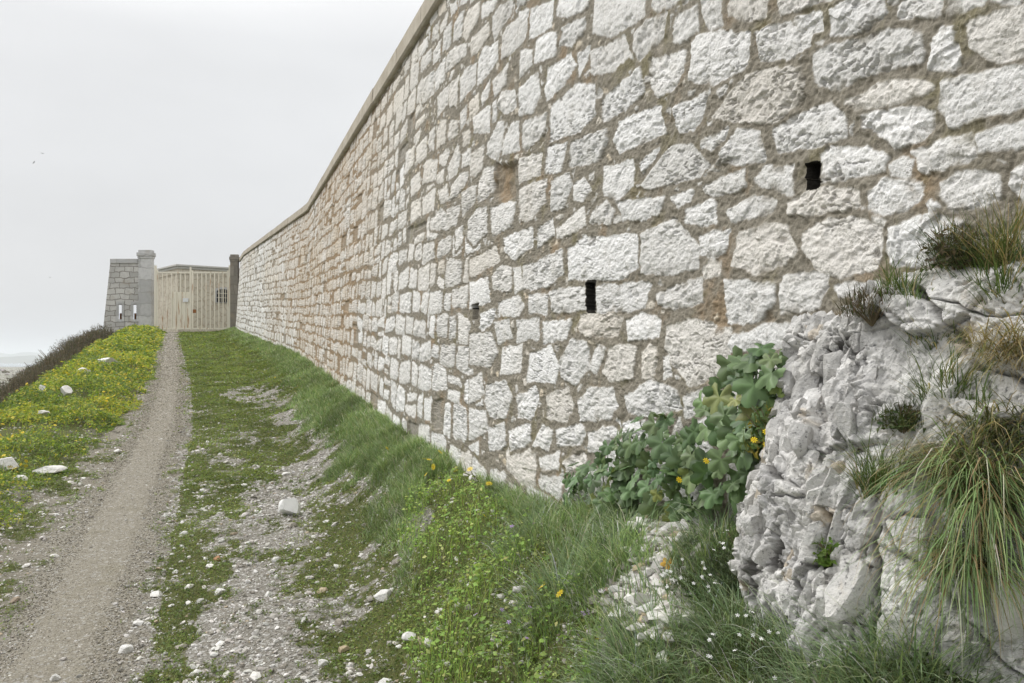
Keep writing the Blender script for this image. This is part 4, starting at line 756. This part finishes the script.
# ================================================================ FLOWERS
yel=plain('yellow petals',(.80,.60,.02),.6,30,.2); yel2=plain('flower centre',(.62,.36,.02),.7,30,.2); lil=plain('lilac petals',(.50,.33,.66),.6,30,.2); whi=plain('white petals',(.82,.82,.80),.6,30,.15)
def flowermesh(name,mat,r,n,stem=.05,cent=True):
    V=[];Fs=[]; 
    for i in range(n):
        a=6.283*i/n; w_=2.2/n; p=lambda q,d,z:(math.cos(q)*d*r,math.sin(q)*d*r,z*r)
        o=len(V); V+=[p(a,.15,.08),p(a-w_,.6,.18),p(a-w_*.55,1,.12),p(a+w_*.55,1,.12),p(a+w_,.6,.18)]; Fs.append((o,o+1,o+2,o+3,o+4))
    o=len(V)
    for i in range(6): V.append((math.cos(i*1.047)*.3*r,math.sin(i*1.047)*.3*r,.16*r))
    V.append((0,0,.3*r)); 
    for i in range(6): Fs.append((o+i,o+(i+1)%6,o+6))
    me=bpy.data.meshes.new(name); me.from_pydata(V,[],Fs); me.materials.append(mat); me.materials.append(yel2)
    for p_ in me.polygons[n:]: p_.material_index=1 if cent else 0
    mb=MB(); mb.tube([(0,0,.08*r),(.004,.002,-stem*.5),(0,.004,-stem)],.0016,4); sm_=bpy.data.meshes.new('stem'); sm_.from_pydata(mb.v,[],mb.f); sm_.materials.append(M['greenstem']); return me,sm_
def flowers(name,mesh,pts,label,cat,group,tilt=.5,withstem=True):
    me,sme=mesh
    for i,p in enumerate(pts):
        o=bpy.data.objects.new(name,me); COL.objects.link(o); o.location=p; o.rotation_euler=(rng.normal(.45,.3)*tilt*2,rng.normal(-.25,.35)*tilt*2,rng.random()*6.28); q_=rng.uniform(.8,1.2); o.scale=(q_,q_,q_); tag(o,label,cat,group)
        if withstem: st=bpy.data.objects.new('stem',sme); COL.objects.link(st); st.parent=o
FM=flowermesh('yellow_flower',yel,.020,9,.10)
def up(pts,h): return [np.array(onground(x,y))+np.array((0,0,h)) for x,y in pts]
flowers('yellow_flower',FM,up([(542,614),(560,620)],.13),'yellow daisy above the leafy weeds, one of a pair in the foreground','flower','yellow daisies in the foreground weeds')
flowers('yellow_flower',FM,up([(599,668),(484,530),(456,486),(489,499)],.10),'single yellow daisy in the weeds below the wall','flower','yellow daisies in the foreground weeds')
flowers('yellow_flower',FM,up([(424,477),(433,483),(470,487),(426,492),(449,500),(429,478),(387,464),(440,470)],.13),'yellow flower in the long grass close below the wall','flower','yellow flowers along the verge')
flowers('yellow_flower',FM,up([(275,383),(281,386),(258,352),(262,356),(318,372),(300,385),(252,350),(296,394)],.12),'tiny yellow flower in the far verge grass','flower','yellow flowers along the far verge',withstem=False)
LM=flowermesh('lilac_flower',lil,.011,5,.08,False)
flowers('lilac_flower',LM,up([(518,583),(534,552),(472,590),(516,608),(605,620),(583,640),(578,662),(530,630),(588,639),(502,635),(476,640),(509,647),(527,660),(512,549)],.11),'tiny lilac flower among the leafy foreground weeds','flower','lilac flowers in the weeds')
bf=flowermesh('bank_flower',yel,.024,8,.08); pts=[]
while len(pts)<265:
    Z=math.exp(rng.uniform(math.log(7),math.log(48))); c=-rng.uniform(.7,3.0); X=pathX(Z)+c; e=-c-.4
    if fbm(np.array([X*.9]),np.array([Z*.7]),51,3)[0]+.12*rng.normal()<.02: continue
    h=float(ground(np.array([X]),np.array([Z]))[0]); px=CX+F*X/Z
    if px<-5 or e<.3+(Z<13)*.5: continue
    pts.append((X,Z,h+EYE+float(bankh(np.array([X]),np.array([Z]))[0])+.03))
flowers('yellow_flower',bf,pts,'small yellow flower on the leafy bank left of the footpath','flower','yellow flowers on the left bank',.6,False)
# ================================================================ SHRUBS, MALLOW, TUFTS
def scrub(px,py,Z,r,h,seed,label,cols,group=None,name='scrub_bush'):
    rr=np.random.default_rng(seed); p=np.array(P3(px,py,Z)); g=float(ground(np.array([p[0]]),np.array([p[1]]))[0])+EYE; base=np.array([p[0],p[1],min(g,p[2]-.3)]); H=p[2]-base[2]
    o=empty(name,tuple(base)); tag(o,label,'bush',group); mb=MB()
    for i in range(9):
        a=rr.random()*6.28; q=r*rr.uniform(.3,.8); mb.tube([(0,0,-.1),(q*.4*math.cos(a),q*.4*math.sin(a),H*.45),(q*math.cos(a),q*math.sin(a),H*rr.uniform(.7,.95))],[.03,.02,.008],5)
    mb.build('branches',M['wood'],o,smooth=True); ac=Acc(); n=int(1300*r*r+1200)
    u=rr.normal(size=(n,3)); u/=np.linalg.norm(u,axis=1)[:,None]; u[:,2]=np.abs(u[:,2]); rad=(.55+.45*rr.random(n)**.5)*(1+.35*fbm(u[:,0]*2.2+seed,u[:,1]*2.2,u[:,2]*2.2,4)); P=u*rad[:,None]*np.array([r,r,H]); rng_col=pickcol(n,cols,[3]*len(cols),.3)
    az=np.arctan2(u[:,1],u[:,0])+rr.normal(0,.7,n); ac.add(blades(P*.93,az,.10+.14*rr.random(n),np.arccos(np.clip(u[:,2],-1,1))*.7,.2,.012*max(1,Z/25),rng_col,2))
    N=u+rr.normal(0,.5,(n,3)); ac.add(leaves(P,N,.05*max(1,Z/30)**.8,rng_col,.55)); link('foliage',ac.mesh('foliage'),M['grass'],o)
SC=[(0.112,0.093,0.075),(0.143,0.120,0.093),(0.083,0.087,0.054),(0.180,0.150,0.120)]
for i,(px,py,Z) in enumerate([(104,331,47),(98,333,46),(92,336,44),(87,338,42),(81,342,40.5),(76,344,39),(71,348,38),(65,351,36.5),(60,357,35),(55,361,34),(50,364,33),(45,370,31.5),(40,373,30.5),(34,378,29),(29,380,28),(23,386,27),(16,391,26),(10,397,25),(4,401,24),(-4,407,23)]):
    scrub(px,py-5,Z,1.35,.95,i,'dark brown scrub bush in the mass behind the flowering bank',SC,'dark scrub behind the bank')
scrub(18,377,75,1.0,1.0,90,'low dark bush on the pale rocky plain at far left',[(.06,.065,.04),(.085,.075,.055)])
def near_bush(name,label,px,py,r,h,cols,n,seed,surf=onrock,ll=.05,leafn=0,lsize=.012,cat='bush'):
    rr=np.random.default_rng(seed); p=surf(px,py); o=empty(name,tuple(p)); tag(o,label,cat); mb=MB(); V=[]
    for i in range(14):
        a=rr.random()*6.28; q=r*rr.uniform(.3,1); e=(q*math.cos(a),q*math.sin(a),h*rr.uniform(.4,1)); mb.tube([(0,0,-.02),(e[0]*.5+rr.normal()*.01,e[1]*.5,e[2]*.6),e],[.003,.002,.001],4)
    mb.build('twigs',M['wood'],o); ac=Acc(); u=rr.normal(size=(n,3)); u/=np.linalg.norm(u,axis=1)[:,None]; u[:,2]=np.abs(u[:,2]); P=u*(.35+.65*rr.random((n,1)))*np.array([r,r,h]); c=pickcol(n,cols,[1]*len(cols),.3)
    ac.add(blades(P,np.arctan2(u[:,1],u[:,0])+rr.normal(0,.8,n),ll*(.5+rr.random(n)),rr.uniform(.1,1.2,n),.3,.0022,c,2))
    if leafn: k_=rr.choice(n,min(leafn,n),False); ac.add(leaves(P[k_],u[k_]+rr.normal(0,.5,(len(k_),3)),lsize*(.6+.7*rr.random(len(k_))),c[k_],.45))
    link('foliage',ac.mesh('foliage'),M['leaf'],o); return o,p,P
def tuft(label,px,py,n,L,sp,seed,surf=onground,cols=VC,wts=(5,5,3,.6),az=None,azs=3.0,lean=(.1,.7),droop=(1.1,1.9),w=.0034,name='grass_tuft'):
    rr=np.random.default_rng(seed); p=surf(px,py)
    if p is None: return
    q=np.clip(rr.normal(size=(n,2)),-1.7,1.7)*sp*.5; P=np.concatenate([q,np.zeros((n,1))-.01],1)
    if surf is onrock:     # root every blade on the rock surface itself
        pp=q*F/p[1]; hits=[onrock(px+a,py+b*.55) for a,b in pp]; ok=np.array([h_ is not None and abs(h_[1]-p[1])<.25 for h_ in hits]); q=q[ok]; n=len(q); P=np.array([h_ for h_,k_ in zip(hits,ok) if k_])-p; P[:,1]+=.012
    if surf is onground: P[:,2]+=ground(p[0]+q[:,0],p[1]+q[:,1])-ground(np.array([p[0]]),np.array([p[1]]))
    a=np.arctan2(q[:,1],q[:,0])+rr.normal(0,.6,n) if az is None else az+rr.normal(0,azs,n)
    ac=Acc(); ac.add(blades(P,a,L*(.35+.8*rr.random(n)**.8),rr.uniform(*lean,n),rr.uniform(*droop,n),w*(.6+.6*rr.random(n)),pickcol(n,cols,wts,.28),5))
    o=link(name,ac.mesh(name),M['grass']); o.location=p; tag(o,label,'grass tuft'); return o
DG=[(0.170,0.238,0.131),(0.243,0.330,0.169),(0.365,0.424,0.258),(0.559,0.550,0.585)]
for i,a in enumerate([('broad drooping grass tuft right of the two daisies below the mallow',560,590,620,.27,.20),('arching grass tuft at the left side of the white scree',612,556,480,.21,.17),('grass tuft spilling over the lower scree',632,664,560,.22,.19),('large grass tuft at the bottom edge right of the weeds',655,684,650,.24,.22),('upright bright green grass tuft between scree and outcrop',722,550,520,.21,.12),('grass tuft beside the white flowers at the foot of the outcrop',728,622,520,.20,.16),('grass tuft at the cracked foot of the outcrop',852,662,520,.17,.2),('bright grass tuft below the hanging grass at the outcrop foot',912,668,520,.18,.2),('small grass tuft under the lowest hanging grass strand',950,684,420,.18,.18),('dense grass tuft in front of the white flowering cushion',752,650,620,.22,.24),('grass tuft at the bottom edge below the outcrop',815,676,600,.22,.22),('long grass tuft at the bottom edge under the cracked rock',880,688,600,.23,.2),('grass tuft above the weeds near the foot of the mallow',535,540,520,.24,.22),('grass tuft left of the mallow at the wall foot',545,500,420,.22,.25)]):
    tuft(a[0],a[1],a[2],int(a[3]*1.15),a[4]*1.12,a[5],200+i,cols=DG,w=.0040)
UP=[(0.096,0.152,0.048),(0.144,0.200,0.072),(0.384,0.320,0.176)]
STR=[(0.405,0.324,0.176),(0.297,0.243,0.121),(0.135,0.162,0.061),(0.500,0.419,0.257)]
LFT=math.pi*1.25
tuft('spiky green grass tuft growing from the crack in the outcrop',882,500,260,.20,.06,301,onrock,UP,(4,4,1.2),lean=(.0,.8),droop=(.6,1.8),w=.0030)
tuft('dark spiky grass tuft at the upper right where rock meets wall',990,258,330,.17,.12,302,onrock,UP,(4,3,2),lean=(0,1.1),droop=(.3,1.3),w=.0026)
tuft('dry grass tuft at the right edge above the rock',1018,250,320,.20,.10,303,onrock,STR,(2,2,5,1),lean=(0,1.0),droop=(.3,1.2),w=.0026)
tuft('short green grass tuft on the ledge of the outcrop below the wall',908,296,220,.11,.07,304,onrock,UP,(4,4,1.5),lean=(0,1.0),droop=(.5,1.4),w=.0026)
tuft('spiky green grass tuft on the upper right face of the outcrop',955,402,330,.14,.09,305,onrock,UP,(4,4,1),lean=(.1,1.1),droop=(.5,1.5),w=.0028)
tuft('straw coloured grass tuft at the right edge of the rock',1012,352,520,.15,.09,306,onrock,STR,(4,3,2,2),LFT,.8,(.6,1.5),(1.0,1.8),.0022)
tuft('small grass tuft among stones on the upper ledge of the outcrop',940,352,180,.10,.08,313,onrock,UP,(4,3,2),lean=(.1,1.1),droop=(.5,1.4),w=.0024)
tuft('green grass tuft at the right edge under the dry tuft',1015,300,260,.12,.08,314,onrock,UP,(4,4,2),lean=(.1,1.1),droop=(.5,1.5),w=.0026)
tuft('straw and green matted grass overhanging the rock at right',935,462,520,.12,.08,307,onrock,STR,(3,3,5,1),LFT,.9,(.7,1.5),(.9,1.8),.0022)
tuft('matted grass covering the rock at the right edge',1000,440,800,.17,.12,308,onrock,[*STR,(.075,.10,.035)],(2,2,4,1,4),LFT,.9,(.7,1.5),(.9,1.7),.0024)
for i,(x,y,n,L,lab) in enumerate([(962,488,430,.30,'long hanging grass curtain, upper left strand over the rock'),(985,505,480,.33,'long hanging grass curtain, right strand beside the boulder'),(966,565,520,.26,'long hanging grass curtain, lower strand reaching the bottom edge')]):
    tuft(lab,x,y,n,L*1.15,.062,320+i,onrock,[*VC,(.36,.29,.16),(.24,.18,.09)],(4,4,2,.5,2,1.8),math.pi*1.45,.75,(.5,1.5),(1.2,2.4),.0034,name='hanging_grass')
near_bush('dry_shrub','grey brown dry twiggy shrub on the outcrop ledge below the wall',872,318,.085,.075,[(.16,.12,.095),(.11,.09,.07),(.07,.085,.04)],900,401,ll=.035)
near_bush('dry_shrub','dark leafy twig shrub against the wall above the outcrop',958,262,.09,.11,[(.06,.075,.035),(.12,.095,.07)],520,402,ll=.03,leafn=300,lsize=.02)
near_bush('leafy_shrub','small dark green leafy shrub at the top of the outcrop crack',905,428,.07,.06,[(.06,.09,.035),(.09,.10,.045)],480,403,ll=.03,leafn=380,lsize=.016)
near_bush('green_sprig','bright green sprig growing on the left face of the outcrop',830,565,.035,.07,[(.11,.19,.035),(.14,.22,.05)],160,404,ll=.03,leafn=140,lsize=.02,cat='plant')
al,ap,_=near_bush('flowering_cushion','grey green cushion plant dotted with white flowers at the outcrop foot',750,585,.14,.15,[(.075,.095,.055),(.10,.125,.07)],1500,405,onground,.045,700,.016,'plant')
wm,_s=flowermesh('white_flower',whi,.0056,5,.03,False)
def dots(parent,base,n,r,h,seed):
    rr=np.random.default_rng(seed)
    for i in range(n):
        u=rr.normal(size=3); u/=np.linalg.norm(u); u[2]=abs(u[2]); o=bpy.data.objects.new('flower_head',wm); COL.objects.link(o); o.parent=parent; o.location=(u[0]*r,u[1]*r-.02,u[2]*h+.01); o.rotation_euler=(rr.normal(.5,.4),rr.normal(0,.4),0)
dots(al,ap,60,.15,.16,1)
al2,ap2,_=near_bush('flowering_cushion','sparse white flowered plant at the bottom edge left of the outcrop',762,672,.12,.10,[(.07,.10,.045),(.10,.13,.06)],600,406,onground,.06,200,.014,'plant'); dots(al2,ap2,32,.15,.13,2)
al3,ap3,_=near_bush('flowering_cushion','white flowered plant in the grass right of the scree',692,598,.09,.09,[(.07,.10,.045),(.10,.13,.06)],420,407,onground,.05,160,.014,'plant'); dots(al3,ap3,26,.11,.11,3)
yp,ypp,_=near_bush('flowering_weed','yellow flowered weed between the tall mallow and the outcrop',768,452,.08,.14,[(.09,.15,.035),(.12,.17,.05),(.25,.20,.04)],300,408,lambda x,y:np.array(P3(768,452,2.36)),.04,240,.022,'plant')
fm2=flowermesh('yellow_flower',yel,.010,8,.05)
for i,(x,y) in enumerate([(754,440),(766,432),(775,434),(766,445),(706,461),(679,480)]):
    o=bpy.data.objects.new('flower_head',fm2[0]); COL.objects.link(o); o.parent=yp; o.location=np.array(P3(x,y,2.28))-ypp; o.rotation_euler=(.9,.2*i-.4,0)
near_bush('leafy_weed','light green feathery weed below the tall mallow',706,500,.09,.20,[(.12,.19,.04),(.15,.20,.06)],420,409,onground,.06,300,.022,'plant')
# mallow: lobed leaves on stems
def mallowleaf(P,N,r,col,rr):
    n=len(P); K=40; N=N/np.linalg.norm(N,axis=1)[:,None]; az=rr.random(n)*6.28; dn=np.array([-.35,-.35,-1.]); a=dn-N*(N@dn)[:,None]; a+=.5*rr.normal(size=(n,3)); a-=N*(a*N).sum(1)[:,None]; a/=np.linalg.norm(a,axis=1)[:,None]; b=np.cross(N,a)
    th=np.linspace(-2.75,2.75,K); lob=.60+.40*np.abs(np.cos(th*5/2*.98))**.8; lob*=(1-.18*np.abs(th)/2.75); lob+=.045*np.cos(th*17)+.02*np.cos(th*31)
    vein=np.abs(np.cos(th*5/2*.98))**10; fold=.15*np.cos(th*5*.98); r=np.broadcast_to(r,n)
    rim=P[:,None]+r[:,None,None]*(a[:,None]*(np.cos(th)*lob)[None,:,None]+b[:,None]*(np.sin(th)*lob)[None,:,None]+N[:,None]*(.10+fold*.5-.2*lob**2)[None,:,None])
    mid=P[:,None]+r[:,None,None]*(a[:,None]*(np.cos(th)*lob*.5)[None,:,None]+b[:,None]*(np.sin(th)*lob*.5)[None,:,None]+N[:,None]*(.05+fold*.35)[None,:,None])
    V=np.concatenate([P[:,None],mid,rim],1); o=np.arange(n)[:,None]*(2*K+1); T=[];Q=[]
    for i in range(K-1): T.append(o+np.array([[0,1+i,2+i]])); Q.append(o+np.array([[1+i,1+K+i,2+K+i,2+i]]))
    return V.reshape(-1,3),[np.concatenate(T),np.concatenate(Q)],(col[:,None,:]*(1+.42*np.concatenate([[1],vein,vein*.6]))[None,:,None]).reshape(-1,3)
def mallow(label,poly,base,n,r,dep,seed):
    rr=np.random.default_rng(seed); xs_,ys_=[p[0] for p in poly],[p[1] for p in poly]; q=np.stack([rr.uniform(min(xs_),max(xs_),n*6),rr.uniform(min(ys_),max(ys_),n*6)],-1); q=q[inpoly(q[:,0],q[:,1],poly)][:n]
    zw=1.648/((q[:,0]-CX)/F+.338); edge_=np.clip(polysdf(q[:,0],q[:,1],poly)/35,0,1); Z=zw-.07-dep*edge_*(.25+.75*rr.random(len(q)))
    P=np.stack([(q[:,0]-CX)/F*Z,Z,(HY-q[:,1])/F*Z+EYE],-1); b=np.array(base); o=empty('mallow_plant',tuple(b)); tag(o,label,'plant'); m=len(P)
    cx_,cy_=np.mean(q,0); N=np.stack([-.62+.010*(q[:,0]-cx_)+rr.normal(0,.4,m),-.62+rr.normal(0,.4,m),.62-.004*(q[:,1]-cy_)+rr.normal(0,.4,m)],-1)
    col=pickcol(m,[(.105,.165,.070),(.140,.205,.090),(.075,.125,.052),(.22,.26,.08)],[4,4,3,.6],.16); ac=Acc(); ac.add(mallowleaf(P-b,N,r*(.4+.75*rr.random(m)),col,rr)); link('foliage',ac.mesh('foliage'),M['mallow'],o)
    mb=MB()
    for i in range(0,m,2):
        e=P[i]-b; s_=np.array([e[0]*.35,e[1]*.4+.02,e[2]*.55]); mb.tube([(0,0,-.03),tuple(s_),tuple(e-N[i]*.012)],[.006,.0045,.0022],5)
    mb.build('stems',M['greenstem'],o,smooth=True)
gb=lambda x,y:onground(x,y)
mallow('low mallow plant with grey green lobed leaves, left end by the grass',[(562,480),(575,462),(600,447),(625,440),(634,470),(632,516),(602,526),(572,514)],gb(605,515),60,.060,.16,501)
mallow('middle mallow plant with drooping lobed leaves in front of the wall',[(612,440),(632,418),(662,414),(684,432),(694,470),(692,512),(655,522),(628,514)],gb(655,508),66,.062,.16,502)
mallow('tall mallow plant with large lobed leaves climbing beside the outcrop',[(676,455),(690,415),(715,380),(742,350),(768,340),(792,346),(788,390),(786,425),(770,462),(745,500),(718,500),(690,508)],gb(722,492),90,.066,.17,503)
# a fallen leaf on the scree
yl=plain('yellowed leaf',(.50,.30,.05),.6,20,.4); V_,F_,c_=mallowleaf(np.zeros((1,3)),np.array([[-.2,-.5,.8]]),np.array([.03]),np.ones((1,3)),np.random.default_rng(1)); o=link('fallen_leaf',npmesh('fallen_leaf',V_,F_),yl); o.location=onground(668,571)+np.array([0,0,.03]); tag(o,'yellowed fallen leaf lying on the white scree','leaf')
# ================================================================ LIGHT, AIR, CAMERA
HAZE=True
if HAZE:
    b=MB(); b.box(-9500,6000,-60,9500,-11+EYE,150); hz=b.build('haze',None); tag(hz,kind='stuff')
    hm=bpy.data.materials.new('thin sea haze'); hm.use_nodes=True; nt=hm.node_tree; nt.nodes.clear(); o_=nt.nodes.new('ShaderNodeOutputMaterial'); pv=nt.nodes.new('ShaderNodeVolumePrincipled')
    pv.inputs['Color'].default_value=(.93,.95,.97,1); pv.inputs['Density'].default_value=.00018; pv.inputs['Anisotropy'].default_value=.2; nt.links.new(pv.outputs[0],o_.inputs['Volume']); hz.data.materials.append(hm)
SUN_AZ,SUN_EL=math.radians(-62),math.radians(47)     # azimuth from +y towards +x
w=bpy.data.worlds.new('World'); C.world=w; w.use_nodes=True; nt=w.node_tree; nt.nodes.clear()
o_=nt.nodes.new('ShaderNodeOutputWorld'); bg=nt.nodes.new('ShaderNodeBackground'); sky=nt.nodes.new('ShaderNodeTexSky'); sky.sky_type='NISHITA'; sky.sun_disc=False
sky.sun_elevation=SUN_EL; sky.sun_rotation=SUN_AZ; sky.dust_density=4; sky.air_density=1.2
hsv=nt.nodes.new('ShaderNodeHueSaturation'); hsv.inputs['Saturation'].default_value=.25; nt.links.new(sky.outputs[0],hsv.inputs['Color'])
tc=nt.nodes.new('ShaderNodeTexCoord'); sx=nt.nodes.new('ShaderNodeSeparateXYZ'); nt.links.new(tc.outputs['Generated'],sx.inputs[0])
def mrn(src,a,b,c,d):
    m=nt.nodes.new('ShaderNodeMapRange'); nt.links.new(src,m.inputs[0])
    for i,v_ in zip((1,2,3,4),(a,b,c,d)): m.inputs[i].default_value=v_
    return m.outputs[0]
ns=nt.nodes.new('ShaderNodeTexNoise'); mp=nt.nodes.new('ShaderNodeMapping'); mp.inputs['Scale'].default_value=(1,1,3); nt.links.new(tc.outputs['Generated'],mp.inputs[0]); nt.links.new(mp.outputs[0],ns.inputs['Vector']); ns.inputs['Scale'].default_value=1.6; ns.inputs['Detail'].default_value=5
cr=nt.nodes.new('ShaderNodeValToRGB'); cr.color_ramp.elements[0].position=0; cr.color_ramp.elements[0].color=(.222,.227,.234,1); cr.color_ramp.elements[1].position=1; cr.color_ramp.elements[1].color=(.74,.74,.735,1)
e=cr.color_ramp.elements.new(.36); e.color=(.278,.282,.287,1); e=cr.color_ramp.elements.new(.52); e.color=(.49,.49,.49,1)
nt.links.new(mrn(sx.outputs[2],0,1,0,1),cr.inputs[0])     # cloud veil, brighter towards the zenith
def vm(op,a,b):
    m=nt.nodes.new('ShaderNodeMix'); m.data_type='RGBA'; m.blend_type=op; m.inputs[0].default_value=1; nt.links.new(a,m.inputs[6])
    if isinstance(b,bpy.types.NodeSocket): nt.links.new(b,m.inputs[7])
    else: m.inputs[7].default_value=(b,b,b,1)
    return m
g1=nt.nodes.new('ShaderNodeCombineColor'); mn=mrn(ns.outputs[0],.32,.68,.91,1.08)
for i in range(3): nt.links.new(mn,g1.inputs[i])
m1=vm('MULTIPLY',cr.outputs[0],g1.outputs[0]); m2=vm('MULTIPLY',m1.outputs[2],30.0); m2.clamp_result=False
mx=nt.nodes.new('ShaderNodeMix'); mx.data_type='RGBA'; mx.inputs[0].default_value=.86; nt.links.new(hsv.outputs[0],mx.inputs[6]); nt.links.new(m2.outputs[2],mx.inputs[7])
nt.links.new(mx.outputs[2],bg.inputs[0]); bg.inputs[1].default_value=.1; nt.links.new(bg.outputs[0],o_.inputs[0])
sl=bpy.data.lights.new('sun','SUN'); sl.energy=2.1; sl.angle=math.radians(13); sl.color=(1,.975,.94); so=bpy.data.objects.new('sun',sl); COL.objects.link(so)
d=Vector((math.sin(SUN_AZ)*math.cos(SUN_EL),math.cos(SUN_AZ)*math.cos(SUN_EL),math.sin(SUN_EL))); so.rotation_euler=d.to_track_quat('Z','Y').to_euler()
cam=bpy.data.cameras.new('camera'); cam.lens=F*36/1024; cam.sensor_width=36; cam.shift_y=(HY-341.5)/1024; cam.clip_start=.05; cam.clip_end=20000
co=bpy.data.objects.new('camera',cam); COL.objects.link(co); co.location=(0,0,EYE); co.rotation_euler=(math.pi/2,0,0); C.camera=co
C.view_settings.view_transform='Standard'; C.view_settings.look='None'; C.view_settings.exposure=0; C.view_settings.gamma=1
C.cycles.max_bounces=6; C.cycles.volume_bounces=1
